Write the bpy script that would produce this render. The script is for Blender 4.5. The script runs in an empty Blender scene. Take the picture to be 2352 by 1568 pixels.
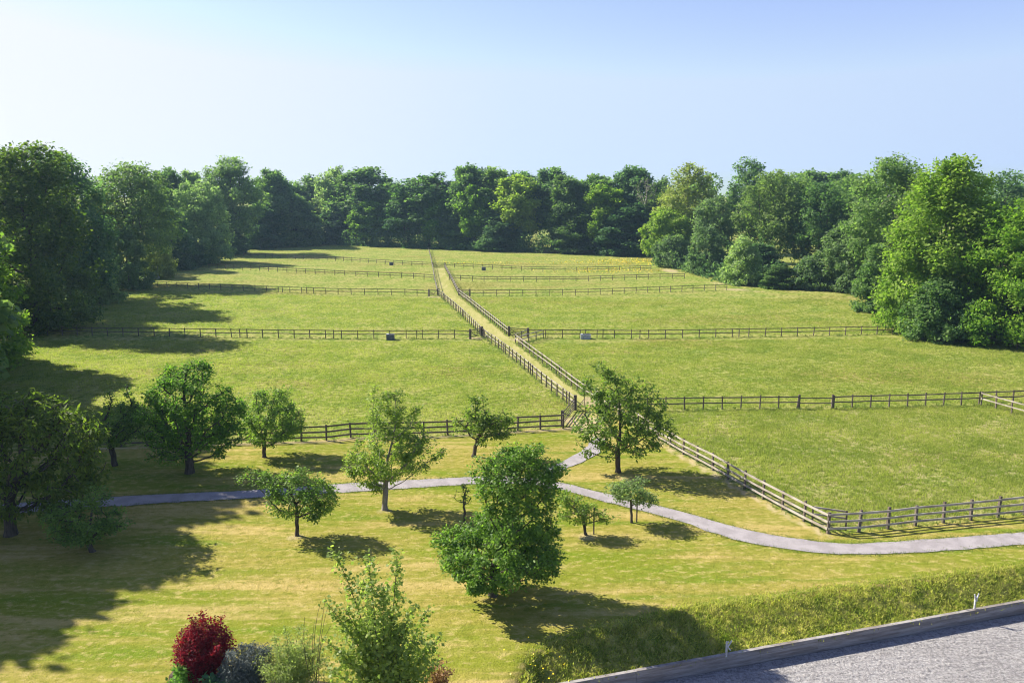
import bpy, math, random
import numpy as np
from mathutils import Vector

S = bpy.context.scene
COL = S.collection
R = math.radians
PITCH, CAMZ, F = R(10.4), 19.0, 1829.0      # photo measured on a 2352 x 1568 grid
CP, SP = math.cos(PITCH), math.sin(PITCH)

# ------------------------------------------------------------------ helpers
def h(x, y):
    x = np.asarray(x, float); y = np.asarray(y, float)
    return 0.10*np.sin(x/19+1)*np.cos(y/23) + 0.09*np.sin(y/37+x/51)

def ray(px, py):
    cx, cy = (px-1176)/F, (784-py)/F
    return np.array([cx, CP+cy*SP, -SP+cy*CP])

def gp(px, py, z=0.0):
    """ground point seen at a pixel"""
    d = ray(px, py); t = (z-CAMZ)/d[2]
    return np.array([d[0]*t, d[1]*t])

def at(px, py, Y):
    """point at distance Y seen at a pixel"""
    d = ray(px, py); t = Y/d[1]
    return np.array([d[0]*t, Y, CAMZ+d[2]*t])

def pxm(Y):            # metres per photo pixel at distance Y (roughly)
    return (Y*CP+CAMZ*0.6*SP)/F

def tag(o, label=None, cat=None, group=None, kind=None):
    if label: o['label'] = label
    if cat: o['category'] = cat
    if group: o['group'] = group
    if kind: o['kind'] = kind
    return o

def empty(name, loc, rz=0.0):
    o = bpy.data.objects.new(name, None); COL.objects.link(o)
    o.location = loc; o.rotation_euler = (0, 0, rz); o.empty_display_size = 0.5
    return o

def link(name, me, parent=None):
    o = bpy.data.objects.new(name, me); COL.objects.link(o)
    if parent is not None: o.parent = parent
    return o

def npmesh(name, verts, faces, mat=None, smooth=False):
    """verts (n,3); faces (m,k) all the same k"""
    verts = np.ascontiguousarray(verts, np.float32); faces = np.ascontiguousarray(faces, np.int32)
    me = bpy.data.meshes.new(name)
    m, k = faces.shape
    me.vertices.add(len(verts)); me.vertices.foreach_set('co', verts.ravel())
    me.loops.add(m*k); me.loops.foreach_set('vertex_index', faces.ravel())
    me.polygons.add(m)
    me.polygons.foreach_set('loop_start', np.arange(0, m*k, k, dtype=np.int32))
    if smooth: me.polygons.foreach_set('use_smooth', np.ones(m, bool))
    me.update(calc_edges=True)
    if mat: me.materials.append(mat)
    return me

class MB:
    """collects boxes into one mesh"""
    def __init__(s): s.v = []; s.f = []
    def quad_prism(s, P):                      # 8 points: bottom 4, top 4
        b = len(s.v); s.v += [tuple(p) for p in P]
        s.f += [tuple(b+i for i in q) for q in ((3,2,1,0),(4,5,6,7),(0,1,5,4),(1,2,6,5),(2,3,7,6),(3,0,4,7))]
    def box(s, c, sx, sy, sz, rz=0.0):
        co, si = math.cos(rz), math.sin(rz); P = []
        for z in (-sz/2, sz/2):
            for x, y in ((-sx/2,-sy/2),(sx/2,-sy/2),(sx/2,sy/2),(-sx/2,sy/2)):
                P.append((c[0]+x*co-y*si, c[1]+x*si+y*co, c[2]+z))
        s.quad_prism(P)
    def bar(s, a, b, w, t):                    # bar from a to b: w high, t thick
        a = np.array(a, float); b = np.array(b, float); d = b-a; d /= np.linalg.norm(d)
        up = np.array([0,0,1.0]) if abs(d[2]) < .95 else np.array([1.0,0,0])
        n = np.cross(d, up); n /= np.linalg.norm(n); u = np.cross(n, d)
        P = [a-u*w/2-n*t/2, b-u*w/2-n*t/2, b-u*w/2+n*t/2, a-u*w/2+n*t/2,
             a+u*w/2-n*t/2, b+u*w/2-n*t/2, b+u*w/2+n*t/2, a+u*w/2+n*t/2]
        s.quad_prism(P)
    def mesh(s, name, mat):
        me = bpy.data.meshes.new(name); me.from_pydata(s.v, [], s.f); me.update()
        me.materials.append(mat); return me
    def build(s, name, mat, parent=None):
        return link(name, s.mesh(name, mat), parent)

# ------------------------------------------------------------------ materials
class NT:
    def __init__(s, name):
        s.m = bpy.data.materials.new(name); s.m.use_nodes = True
        s.t = s.m.node_tree; s.t.nodes.clear()
        s.out = s.n('ShaderNodeOutputMaterial')
        s.pos = s.n('ShaderNodeNewGeometry').outputs['Position']
    def n(s, typ, **kw):
        o = s.t.nodes.new(typ)
        for k, v in kw.items(): setattr(o, k, v)
        return o
    def l(s, a, b): s.t.links.new(a, b)
    def mapping(s, rot=0, scale=(1,1,1), src=None):
        mp = s.n('ShaderNodeMapping'); s.l(src or s.pos, mp.inputs['Vector'])
        mp.inputs['Rotation'].default_value = (0,0,rot); mp.inputs['Scale'].default_value = scale
        return mp.outputs[0]
    def noise(s, scale, vec=None, detail=4, rough=.55, dist=0):
        o = s.n('ShaderNodeTexNoise'); s.l(vec or s.pos, o.inputs['Vector'])
        o.inputs['Scale'].default_value = scale; o.inputs['Detail'].default_value = detail
        o.inputs['Roughness'].default_value = rough; o.inputs['Distortion'].default_value = dist
        return o.outputs['Fac']
    def ramp(s, fac, stops):
        o = s.n('ShaderNodeValToRGB'); s.l(fac, o.inputs[0]); e = o.color_ramp.elements
        while len(e) < len(stops): e.new(0.5)
        for i, (p, c) in enumerate(stops):
            e[i].position = p; e[i].color = (*c, 1) if len(c) == 3 else c
        return o.outputs[0]
    def fr(s, fac, a, b):                     # smooth 0..1 between a and b
        o = s.n('ShaderNodeMapRange'); o.interpolation_type = 'SMOOTHSTEP'
        s.l(fac, o.inputs[0]); o.inputs[1].default_value = a; o.inputs[2].default_value = b
        return o.outputs[0]
    def mix(s, fac, a, b, blend='MIX'):
        o = s.n('ShaderNodeMix', data_type='RGBA', blend_type=blend)
        for sock, v in ((o.inputs[0], fac), (o.inputs[6], a), (o.inputs[7], b)):
            if isinstance(v, (int, float)): sock.default_value = v
            elif isinstance(v, tuple): sock.default_value = (*v, 1)
            else: s.l(v, sock)
        return o.outputs[2]
    def math(s, op, a, b=0.0):
        o = s.n('ShaderNodeMath', operation=op)
        for sock, v in ((o.inputs[0], a), (o.inputs[1], b)):
            if isinstance(v, (int, float)): sock.default_value = v
            else: s.l(v, sock)
        return o.outputs[0]
    def bump(s, height, strength, dist):
        o = s.n('ShaderNodeBump'); s.l(height, o.inputs['Height'])
        o.inputs['Strength'].default_value = strength; o.inputs['Distance'].default_value = dist
        return o.outputs[0]
    def principled(s, col, rough=.9, spec=.2, normal=None):
        o = s.n('ShaderNodeBsdfPrincipled')
        if isinstance(col, tuple): o.inputs['Base Color'].default_value = (*col, 1)
        else: s.l(col, o.inputs['Base Color'])
        o.inputs['Roughness'].default_value = rough; o.inputs['Specular IOR Level'].default_value = spec
        if normal: s.l(normal, o.inputs['Normal'])
        return o.outputs[0]
    def done(s, sh): s.l(sh, s.out.inputs[0]); return s.m

def mat_leaf(name, a, b, trans=.5, tcol=None, rough=.6, spec=.16, patch=4.0, upn=0.0):
    """a..b: leaf colours, mixed leaf by leaf and in soft patches through the crown"""
    t = NT(name)
    g = t.n('ShaderNodeNewGeometry'); rnd = g.outputs['Random Per Island']
    oi = t.n('ShaderNodeObjectInfo').outputs['Random']
    pn = t.noise(1/patch, detail=2)
    f = t.math('ADD', t.math('MULTIPLY', rnd, .6), t.math('MULTIPLY', t.math('SUBTRACT', pn, .3), 1.0))
    c = t.mix(t.fr(f, .05, .95), a, b)
    hs = t.n('ShaderNodeHueSaturation'); t.l(c, hs.inputs['Color'])
    t.l(t.math('ADD', t.math('MULTIPLY', oi, .35), .98), hs.inputs['Value'])
    t.l(t.math('ADD', t.math('MULTIPLY', oi, -.03), .515), hs.inputs['Hue'])
    c = hs.outputs[0]
    nrm = None
    if upn:                                   # blades stand in a dense sward: light them with a softened, raised normal
        mx = t.n('ShaderNodeMix', data_type='VECTOR'); mx.inputs[0].default_value = upn
        t.l(g.outputs['Normal'], mx.inputs[4]); mx.inputs[5].default_value = (0,0,1)
        nm = t.n('ShaderNodeVectorMath', operation='NORMALIZE'); t.l(mx.outputs[1], nm.inputs[0]); nrm = nm.outputs[0]
    p = t.principled(c, rough, spec, nrm)
    tr = t.n('ShaderNodeBsdfTranslucent')
    tc = tcol or (1.6, 1.85, .9)
    t.l(t.mix(1.0, c, tc, 'MULTIPLY'), tr.inputs[0])
    m = t.n('ShaderNodeMixShader'); m.inputs[0].default_value = trans
    t.l(p, m.inputs[1]); t.l(tr.outputs[0], m.inputs[2])
    return t.done(m.outputs[0])

def mat_bark(name, a, b, scale=6):
    t = NT(name)
    v = t.mapping(0, (1,1,.25))
    n = t.noise(scale, v, 5, .6)
    return t.done(t.principled(t.mix(t.fr(n,.3,.7), a, b), .9, .15, t.bump(n, .6, .05)))

def mat_wood(name, a, b, c, rough=.8, spec=.25):
    t = NT(name)
    n1 = t.noise(1.3, None, 3); n2 = t.noise(14, t.mapping(0,(1,1,3)), 4, .6)
    col = t.mix(t.fr(n1,.35,.65), a, b)
    col = t.mix(t.math('MULTIPLY', t.fr(n2,.5,.75), .7), col, c)
    return t.done(t.principled(col, rough, spec, t.bump(n2, .4, .01)))

MAT = {}
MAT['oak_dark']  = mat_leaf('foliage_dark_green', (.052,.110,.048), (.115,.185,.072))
MAT['oak_mid']   = mat_leaf('foliage_mid_green', (.066,.128,.042), (.155,.225,.072))
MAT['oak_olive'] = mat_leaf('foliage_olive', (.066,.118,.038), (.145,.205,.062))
MAT['lime']      = mat_leaf('foliage_yellow_green', (.115,.185,.028), (.225,.300,.050))
MAT['bright']    = mat_leaf('foliage_bright_green', (.070,.150,.018), (.165,.255,.032))
MAT['pale']      = mat_leaf('foliage_pale_green', (.145,.205,.085), (.28,.35,.145))
MAT['willow']    = mat_leaf('foliage_grey_green', (.080,.130,.056), (.160,.220,.092))
MAT['gold']      = mat_leaf('foliage_gold_green', (.150,.185,.046), (.28,.30,.085))
MAT['orchard']   = mat_leaf('foliage_orchard', (.080,.140,.024), (.195,.265,.050), rough=.5, spec=.25, patch=1.5)
MAT['cherry']    = mat_leaf('foliage_cherry', (.070,.125,.020), (.165,.225,.036), rough=.5, spec=.25, patch=1.5)
MAT['pear']      = mat_leaf('foliage_pear', (.080,.145,.024), (.205,.285,.050), rough=.5, spec=.25, patch=1.5)
MAT['walnut']    = mat_leaf('foliage_walnut', (.045,.085,.014), (.115,.155,.022), patch=1.2)
MAT['maple']     = mat_leaf('foliage_maple', (.15,.20,.048), (.31,.345,.09), rough=.5, spec=.25, patch=.6)
MAT['barberry']  = mat_leaf('foliage_barberry', (.075,.010,.018), (.24,.020,.036), tcol=(1.5,.6,.6), patch=.5)
MAT['sage']      = mat_leaf('foliage_blue_grey', (.065,.085,.075), (.13,.15,.13), trans=.15, tcol=(1,1,1), patch=.5)
MAT['twiggy']    = mat_leaf('foliage_pale_willow', (.19,.22,.075), (.33,.36,.13), patch=.5)
MAT['hosta']     = mat_leaf('foliage_blue_green', (.05,.12,.07), (.10,.19,.11), patch=.5)
MAT['herb']      = mat_leaf('foliage_herb', (.06,.15,.03), (.12,.24,.05), patch=.5)
MAT['russet']    = mat_leaf('foliage_russet', (.14,.085,.045), (.28,.18,.09), patch=.5)
MAT['tuft']      = mat_leaf('paddock_grass_blades', (.165,.205,.028), (.36,.345,.092), trans=.5, patch=5, upn=.6)
MAT['tuft2']     = mat_leaf('rough_grass_blades', (.120,.180,.018), (.40,.375,.095), trans=.5, patch=1.1, upn=.6)
MAT['verge']     = mat_leaf('verge_grass_blades', (.060,.105,.022), (.135,.180,.042), trans=.4, patch=2, upn=.6)
MAT['lawnblade'] = mat_leaf('lawn_blades', (.135,.145,.022), (.25,.215,.06), trans=.45, patch=3, upn=.6)
MAT['bark']      = mat_bark('bark', (.045,.036,.028), (.11,.09,.07))
MAT['bark_pale'] = mat_bark('bark_pale', (.16,.14,.12), (.30,.27,.235))
MAT['wood']      = mat_wood('weathered_wood_shaded_rails', (.085,.066,.048), (.15,.122,.095), (.22,.19,.16))  # posts, and a darker rail tone that paints in shade on crossing runs
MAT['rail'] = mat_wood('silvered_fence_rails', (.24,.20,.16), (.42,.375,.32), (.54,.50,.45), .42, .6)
MAT['wood_dark'] = mat_wood('dark_gate_wood', (.075,.060,.048), (.13,.11,.09), (.20,.175,.15))
MAT['pale_metal']= NT('pale_paint'); t_ = MAT['pale_metal']
MAT['pale_metal']= t_.done(t_.principled(t_.mix(t_.fr(t_.noise(6),.4,.7),(.55,.55,.54),(.38,.37,.34)), .6, .3))
t_ = NT('galvanised_metal')
MAT['galv'] = t_.done(t_.principled(t_.mix(t_.fr(t_.noise(5),.35,.65),(.25,.27,.30),(.40,.42,.44)), .55, .4))
t_ = NT('dark_water')
MAT['water'] = t_.done(t_.principled((.02,.035,.03), .05, .5))
t_ = NT('dark_tank')
MAT['tank'] = t_.done(t_.principled(t_.mix(t_.fr(t_.noise(4),.35,.65),(.06,.07,.09),(.12,.13,.15)), .6, .3))

def mat_ground():
    t = NT('grassland')
    big = t.noise(1/28, None, 3); mid = t.noise(1/5.0, None, 5, .6); fine = t.noise(1.55, None, 7, .72); mic = t.noise(9, None, 4, .7)
    # paddock turf
    c = t.mix(t.fr(big,.35,.65), (.190,.255,.028), (.230,.270,.042))
    c = t.mix(t.math('MULTIPLY', t.fr(mid,.47,.60), .70), c, (.305,.290,.085))
    c = t.mix(t.math('MULTIPLY', t.fr(mid,.49,.38), .7), c, (.120,.205,.020))
    brown = t.noise(1/16, t.mapping(.25,(.45,1.3,1)), 4, .65)
    c = t.mix(t.math('MULTIPLY', t.fr(brown,.52,.62), .60), c, (.200,.160,.034))
    straw = t.noise(.5, t.mapping(.1,(.35,1.2,1)), 5, .65)
    c = t.mix(t.math('MULTIPLY', t.fr(straw,.55,.70), .65), c, (.37,.325,.13))
    c = t.mix(t.math('MULTIPLY', t.fr(fine,.49,.58), .70), c, (.40,.38,.13))
    c = t.mix(t.math('MULTIPLY', t.fr(fine,.48,.40), .82), c, (.075,.115,.012))
    # mown lawn with dry bands
    rot = R(-12)
    st = t.noise(.62, t.mapping(rot,(.11,1.0,1)), 4, .6, .3)
    st2 = t.noise(.16, t.mapping(rot,(.45,1.0,1)), 4, .6)
    lf = t.noise(3.2, t.mapping(rot,(.6,1,1)), 5, .7)
    lawn = t.mix(t.fr(st2,.36,.62), (.172,.205,.018), (.275,.240,.050))
    lawn = t.mix(t.math('MULTIPLY', t.fr(st,.50,.66), .72), lawn, (.42,.315,.115))
    lawn = t.mix(t.math('MULTIPLY', t.fr(st,.49,.34), .80), lawn, (.120,.185,.012))
    lawn = t.mix(t.math('MULTIPLY', t.fr(lf,.50,.66), .55), lawn, (.46,.36,.145))
    lawn = t.mix(t.math('MULTIPLY', t.fr(lf,.47,.34), .60), lawn, (.125,.150,.012))
    at_ = t.n('ShaderNodeAttribute', attribute_name='lawn')
    wob = t.math('ADD', at_.outputs['Fac'], t.math('MULTIPLY', t.math('SUBTRACT', fine, .5), .5))
    lm = t.fr(wob, .35, .65)
    c = t.mix(lm, c, lawn)
    # bare, trodden soil and dry straw (attribute)
    dr = t.n('ShaderNodeAttribute', attribute_name='dry')
    dw = t.math('ADD', dr.outputs['Fac'], t.math('MULTIPLY', t.math('SUBTRACT', fine, .5), .9))
    c = t.mix(t.math('MULTIPLY', t.fr(dw,.35,.8), .85), c, (.44,.355,.20))
    hgt = t.math('ADD', t.math('MULTIPLY', fine, 1.0), t.math('MULTIPLY', mic, .5))
    bs = t.n('ShaderNodeBump'); t.l(hgt, bs.inputs['Height']); bs.inputs['Distance'].default_value = .32
    t.l(t.math('ADD', t.math('MULTIPLY', lm, -.45), .95), bs.inputs['Strength'])
    return t.done(t.principled(c, .95, .05, bs.outputs[0]))
MAT['ground'] = mat_ground()

def mat_track():
    t = NT('dry_mown_track')
    d = R(9)
    n = t.noise(.9, t.mapping(d,(1,.12,1)), 4, .6); f = t.noise(3, None, 5, .7); b = t.noise(.12, None, 3)
    c = t.mix(t.fr(n,.38,.62), (.235,.245,.055), (.34,.310,.115))
    c = t.mix(t.math('MULTIPLY', t.fr(b,.45,.65), .6), c, (.215,.230,.050))
    c = t.mix(t.math('MULTIPLY', t.fr(f,.46,.66), .5), c, (.44,.39,.18))
    return t.done(t.principled(c, .95, .05, t.bump(f, .5, .12)))
MAT['track'] = mat_track()

def mat_gravel():
    t = NT('path_gravel')
    n = t.noise(1.2, None, 4); f = t.noise(14, None, 5, .75)
    c = t.mix(t.fr(n,.38,.62), (.265,.242,.238), (.325,.298,.292))
    c = t.mix(t.math('MULTIPLY', t.fr(f,.52,.75), .65), c, (.145,.12,.12))
    c = t.mix(t.math('MULTIPLY', t.fr(f,.45,.25), .5), c, (.40,.365,.36))
    return t.done(t.principled(c, .95, .1, t.bump(f, .6, .05)))
MAT['gravel'] = mat_gravel()

ARENA_ROT = 0.0
def mat_arena(rot):
    t = NT('raked_arena_surface')
    v = t.mapping(-rot, (.22,1,1))
    rows = t.noise(5.0, v, 4, .65, .2); clod = t.noise(9.5, None, 4, .7); n = t.noise(.25, None, 3)
    w = t.n('ShaderNodeTexWave', wave_type='RINGS', rings_direction='SPHERICAL')
    mp = t.n('ShaderNodeMapping'); t.l(t.pos, mp.inputs[0]); mp.inputs['Location'].default_value = (-17.5, -20.5, 1.2)
    t.l(mp.outputs[0], w.inputs[0]); w.inputs['Scale'].default_value = .55; w.inputs['Distortion'].default_value = 3; w.inputs['Detail'].default_value = 3
    c = t.mix(t.fr(n,.35,.65), (.345,.328,.312), (.400,.382,.365))
    c = t.mix(t.math('MULTIPLY', t.fr(rows,.47,.60), .42), c, (.225,.215,.212))
    c = t.mix(t.math('MULTIPLY', t.fr(clod,.51,.62), .72), c, (.17,.163,.16))
    c = t.mix(t.math('MULTIPLY', t.fr(clod,.47,.35), .7), c, (.55,.53,.51))
    hh = t.math('ADD', t.math('ADD', clod, rows), t.math('MULTIPLY', w.outputs['Fac'], .12))
    return t.done(t.principled(c, .95, .1, t.bump(hh, 1.0, .2)))

def mat_board():
    t = NT('weathered_boards')
    n = t.noise(1.2, t.mapping(0,(.4,.4,6)), 5, .65); n2 = t.noise(9, t.mapping(0,(.3,.3,8)), 4, .6)
    c = t.mix(t.fr(n,.35,.65), (.20,.175,.155), (.33,.31,.29))
    c = t.mix(t.math('MULTIPLY', t.fr(n2,.5,.7), .5), c, (.12,.095,.075))
    return t.done(t.principled(c, .85, .15, t.bump(n2, .3, .02)))
MAT['board'] = mat_board()
def mat_bank():
    t = NT('bank_turf')
    n = t.noise(1.4, None, 6, .7)
    c = t.mix(t.fr(n,.35,.65), (.130,.180,.020), (.42,.375,.10))
    return t.done(t.principled(c, .95, .05, t.bump(n, .8, .3)))
MAT['bank'] = mat_bank()
def mat_soil():
    t = NT('bed_soil'); n = t.noise(4, None, 5)
    return t.done(t.principled(t.mix(t.fr(n,.35,.65), (.05,.038,.028), (.11,.085,.065)), .95, .05, t.bump(n,.8,.1)))
MAT['soil'] = mat_soil()
t_ = NT('buttercup_petal'); MAT['butter'] = t_.done(t_.principled((.75,.55,.01), .5, .3))

# ------------------------------------------------------------------ layout lines
ARENA_TOP = -0.75
bA, bB = gp(1310,1568,ARENA_TOP), gp(2352,1380,ARENA_TOP)
bdir = (bB-bA)/np.linalg.norm(bB-bA); bnorm = np.array([-bdir[1], bdir[0]])   # towards the lawn
ARENA_ROT = math.atan2(bdir[1], bdir[0])
MAT['arena'] = mat_arena(ARENA_ROT)
CREST = [gp(1150,1720), gp(1195,1568), gp(1225,1512), gp(1330,1466), gp(1470,1432), gp(1600,1402), gp(1800,1378), gp(2000,1352), gp(2200,1330), gp(2352,1310), gp(2600,1274), gp(2900,1232)]

def polyline_signed(x, y, pts):
    """signed distance to a polyline, positive on its left"""
    best = np.full(np.shape(x), 1e9); sgn = np.ones(np.shape(x))
    for a, b in zip(pts[:-1], pts[1:]):
        d = b-a; L2 = d@d
        t = np.clip(((x-a[0])*d[0]+(y-a[1])*d[1])/L2, 0, 1)
        dx, dy = x-a[0]-t*d[0], y-a[1]-t*d[1]; q = np.hypot(dx, dy)
        m = q < best
        cr = d[0]*(y-a[1])-d[1]*(x-a[0])
        sgn = np.where(m, np.where(cr >= 0, 1, -1), sgn); best = np.where(m, q, best)
    return best*sgn

def in_poly(x, y, poly):
    ins = np.zeros(np.shape(x), bool); n = len(poly)
    for i in range(n):
        a, b = poly[i], poly[(i+1) % n]
        c = (a[1] > y) != (b[1] > y)
        xi = (b[0]-a[0])*(y-a[1])/((b[1]-a[1]) if b[1] != a[1] else 1e-9)+a[0]
        ins ^= c & (x < xi)
    return ins

F1 = [gp(150,1040), gp(239,1030), gp(500,1021), gp(749,1013), gp(815,1005), gp(1004,1001), gp(1238,986), gp(1293,983)]
NEARGATE = (gp(1292,979), gp(1321,941))
F2 = [gp(1321,941), gp(1250,886), gp(1184,830), gp(1133,791), gp(1120,783), gp(1107,773)]
F3 = [gp(1184,787), gp(1215,811), gp(1270,852), gp(1305,880), gp(1339,906)]
F3B = [gp(1339,906), gp(1420,952), gp(1512,1010)]
F4 = [gp(1512,1010), gp(1568,1043), gp(1634,1079), gp(1707,1122), gp(1797,1172), gp(1848,1200), gp(1901,1227)]
F7 = [gp(1901,1227), gp(1973,1223), gp(2041,1216), gp(2110,1208), gp(2303,1189), gp(2470,1172)]
LAWN_POLY = [np.array([-400,-60.]), np.array([-400.,gp(150,1040)[1]])] + F1 + [gp(1345,930)] + F4 + F7 + [np.array([300.,gp(2470,1172)[1]]), np.array([300.,-60.])]

# ------------------------------------------------------------------ ground sheet
def axis(dense0, dense1, step, far0, far1):
    a = list(np.arange(dense0, dense1+1e-6, step)); s = step; v = dense1
    while v < far1: s *= 1.35; v += s; a.append(v)
    s = step; v = dense0
    while v > far0: s *= 1.35; v -= s; a.insert(0, v)
    return np.array(a)
gx = axis(-45, 45, .5, -4000, 4000)
gy = np.concatenate([[-400,-150,-60,-20,0,10], np.arange(18,72,.5), axis(72, 320, 1.0, 71.9, 6000)[1:]])
X, Y = np.meshgrid(gx, gy)
Z = h(X, Y)*np.clip(1.5-np.hypot(X,Y)/500, 0, 1)
sc = polyline_signed(X, Y, CREST)
Z = Z-np.where(X*0+Y < 80, np.clip(-sc/.8, 0, 1)*2.2, 0)
ny, nx = X.shape
I = np.arange(nx*ny).reshape(ny, nx)
fc = np.stack([I[:-1,:-1], I[:-1,1:], I[1:,1:], I[1:,:-1]], -1).reshape(-1,4)
gme = npmesh('ground', np.stack([X,Y,Z],-1).reshape(-1,3), fc, MAT['ground'], True)
lawnm = in_poly(X, Y, LAWN_POLY).astype(np.float32)
dry = np.zeros_like(lawnm)
def dry_spot(px, py, rx, ry, k=1.0):
    global dry
    c = gp(px, py); dry = np.maximum(dry, k*np.exp(-(((X-c[0])/rx)**2+((Y-c[1])/ry)**2)))
def dry_line(pts, w, k, side=0.0):
    global dry
    dry = np.maximum(dry, k*np.exp(-((polyline_signed(X, Y, pts)-side)/w)**2))
dry_line(F1, .45, .75, -.35); dry_line(F4, .45, .75, -.4)
dry_line([gp(1140,800), gp(1230,885), gp(1300,950)], 1.3, .5, 2.3)
pp = in_poly(X, Y, [gp(1530,1020), gp(1895,1218), gp(2480,1165), gp(2480,935), gp(1440,948)])
dry = np.maximum(dry, pp*.50); 
for a in ((1700,1080,7,3,.45),(1990,1120,9,3.5,.5),(2280,1030,8,4,.5),(2050,1010,6,4,.45),(2150,1150,8,2,.5),(1250,890,6,8,.5),(700,730,18,5,.45),(1000,735,14,5,.45),(1500,735,20,6,.45),(1650,860,14,4,.4),(560,850,10,5,.35)): dry_spot(*a)
for a in ((1094,777,2.2,1.0,.9),(1192,780,1.8,1.6,.9),(996,681,2.2,1.2,.9),(1066,681,2.2,1.5,.9),(1310,965,1.6,1.6,.9),(1355,920,2.2,2.6,.9),
          (1350,975,2.0,4,1.0),(1370,1000,1.6,2,.9),(1350,1235,1,1,.7),(1440,1100,1.4,1.2,.6),(682,1236,.7,.7,.8),(883,1176,.8,.7,.7),(1130,1374,.9,.9,.5),(1590,1360,5,3,.35),(1700,1330,6,2,.3),
          (1985,682,4,2.5,.8),(1690,664,4,3,.8),(1540,622,3,9,.8),(1660,650,5,4,.7),(1730,668,6,2,.6)):
    dry_spot(*a)
for nm, arr in (('lawn', lawnm), ('dry', dry)):
    at_ = gme.attributes.new(nm, 'FLOAT', 'POINT'); at_.data.foreach_set('value', arr.ravel().astype(np.float32))
tag(link('ground', gme), 'sheet of grassland, mown lawn in front and paddocks beyond', 'ground', kind='structure')

def strip(name, left, right, mat, z=.02, n=6, jit=0.0, seed=0):
    """a sheet between two edge lines (same number of points), following the ground"""
    rng = np.random.default_rng(seed)
    def dens(p):
        o = []
        for a, b in zip(p[:-1], p[1:]):
            m = max(2, int(np.linalg.norm(b-a)/.35)) if jit else max(2, int(np.linalg.norm(b-a)/1.0))
            o.append(m)
        return o
    ms = [max(a, b) for a, b in zip(dens(left), dens(right))]
    def res(p):
        o = [p[0]]
        for (a, b), m in zip(zip(p[:-1], p[1:]), ms): o += [a+(b-a)*k/m for k in range(1, m+1)]
        return np.array(o)
    Lp, Rp = res(left), res(right); k = len(Lp)
    if jit:
        def sm(): 
            q = rng.normal(0, 1, k); return (q+np.roll(q,1)*.8)*jit
        w = (Rp-Lp)/np.linalg.norm(Rp-Lp, axis=1)[:,None]
        Lp = Lp+w*sm()[:,None]; Rp = Rp+w*sm()[:,None]
    P = Lp[:,None,:]+(Rp-Lp)[:,None,:]*np.linspace(0,1,n)[None,:,None]
    V = np.concatenate([P, (h(P[...,0],P[...,1])+z)[...,None]], -1)
    I = np.arange(k*n).reshape(k,n)
    fc = np.stack([I[:-1,:-1], I[:-1,1:], I[1:,1:], I[1:,:-1]], -1).reshape(-1,4)
    return tag(link(name, npmesh(name, V.reshape(-1,3), fc, mat, True)), kind='structure')

PATH = [(-160,1168,1200),(0,1160,1185),(150,1151,1173),(342,1139,1160),(561,1129,1147),(800,1112,1132),(1000,1101,1119),(1095,1096,1113),(1180,1097,1113),(1286,1109,1126),
        (1379,1132,1151),(1552,1173,1196),(1682,1211,1240),(1826,1239,1266),(1963,1251,1276),(2134,1241,1270),(2352,1225,1254),(2560,1209,1240)]
# smooth the path with a Catmull-Rom pass
def smooth_rows(rows, m=4):
    r = np.array(rows, float); r = np.vstack([2*r[0]-r[1], r, 2*r[-1]-r[-2]]); o = []
    for i in range(1, len(r)-2):
        for k in range(m):
            t = k/m; a,b,c,d = r[i-1],r[i],r[i+1],r[i+2]
            o.append(.5*((2*b)+(-a+c)*t+(2*a-5*b+4*c-d)*t*t+(-a+3*b-3*c+d)*t**3))
    o.append(r[-2]); return o
PR = smooth_rows(PATH)
tag(strip('path', [gp(a,c) for a,b,c in PR], [gp(a,b) for a,b,c in PR], MAT['gravel'], .03, 5, .035, 1), 'grey gravel path winding across the lawn', 'path')
tag(strip('path_branch', [gp(1205,1108), gp(1272,1071), gp(1330,1040), gp(1352,1022), gp(1360,1002)],
      [gp(1262,1112), gp(1284,1084), gp(1345,1058), gp(1378,1040), gp(1392,1010)], MAT['gravel'], .036, 5, .035, 2), 'branch of the gravel path up to the grass track', 'path')
TL = [gp(1321,941), gp(1250,886), gp(1184,830), gp(1120,783), gp(1107,773), gp(1014,682), gp(1006,678), gp(994,617)]
TR = [gp(1345,911), gp(1300,877), gp(1245,834), gp(1184,787), gp(1169,772), gp(1060,684), gp(1052,678), gp(1022,615)]
tl2 = [a+(b-a)*.08 for a,b in zip(TL,TR)]; tr2 = [b+(a-b)*.10 for a,b in zip(TL,TR)]
tag(strip('grass_track', tl2, tr2, MAT['track'], .03, 6, .10, 3), 'pale mown track between two rail fences', 'track')

# arena: surface, boards and grassy bank
def bp(s, off=0.0): return bA+bdir*s+bnorm*off
P = [bp(-8,-.02), bp(-8,-40), bp(60,-40), bp(60,-.02)]
n_ = 60
U, Vv = np.meshgrid(np.linspace(-8,60,n_*3), np.linspace(-40,-.02,n_))
AX = bA[0]+bdir[0]*U+bnorm[0]*Vv; AY = bA[1]+bdir[1]*U+bnorm[1]*Vv
AZ = -1.42+.012*np.sin(U*3)*np.sin(Vv*5)
I = np.arange(AX.size).reshape(AX.shape)
fc = np.stack([I[:-1,:-1], I[:-1,1:], I[1:,1:], I[1:,:-1]], -1).reshape(-1,4)
tag(link('arena_surface', npmesh('arena_surface', np.stack([AX,AY,AZ],-1).reshape(-1,3), fc, MAT['arena'], True)), 'pale grey raked riding arena surface', 'arena', kind='structure')

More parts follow.
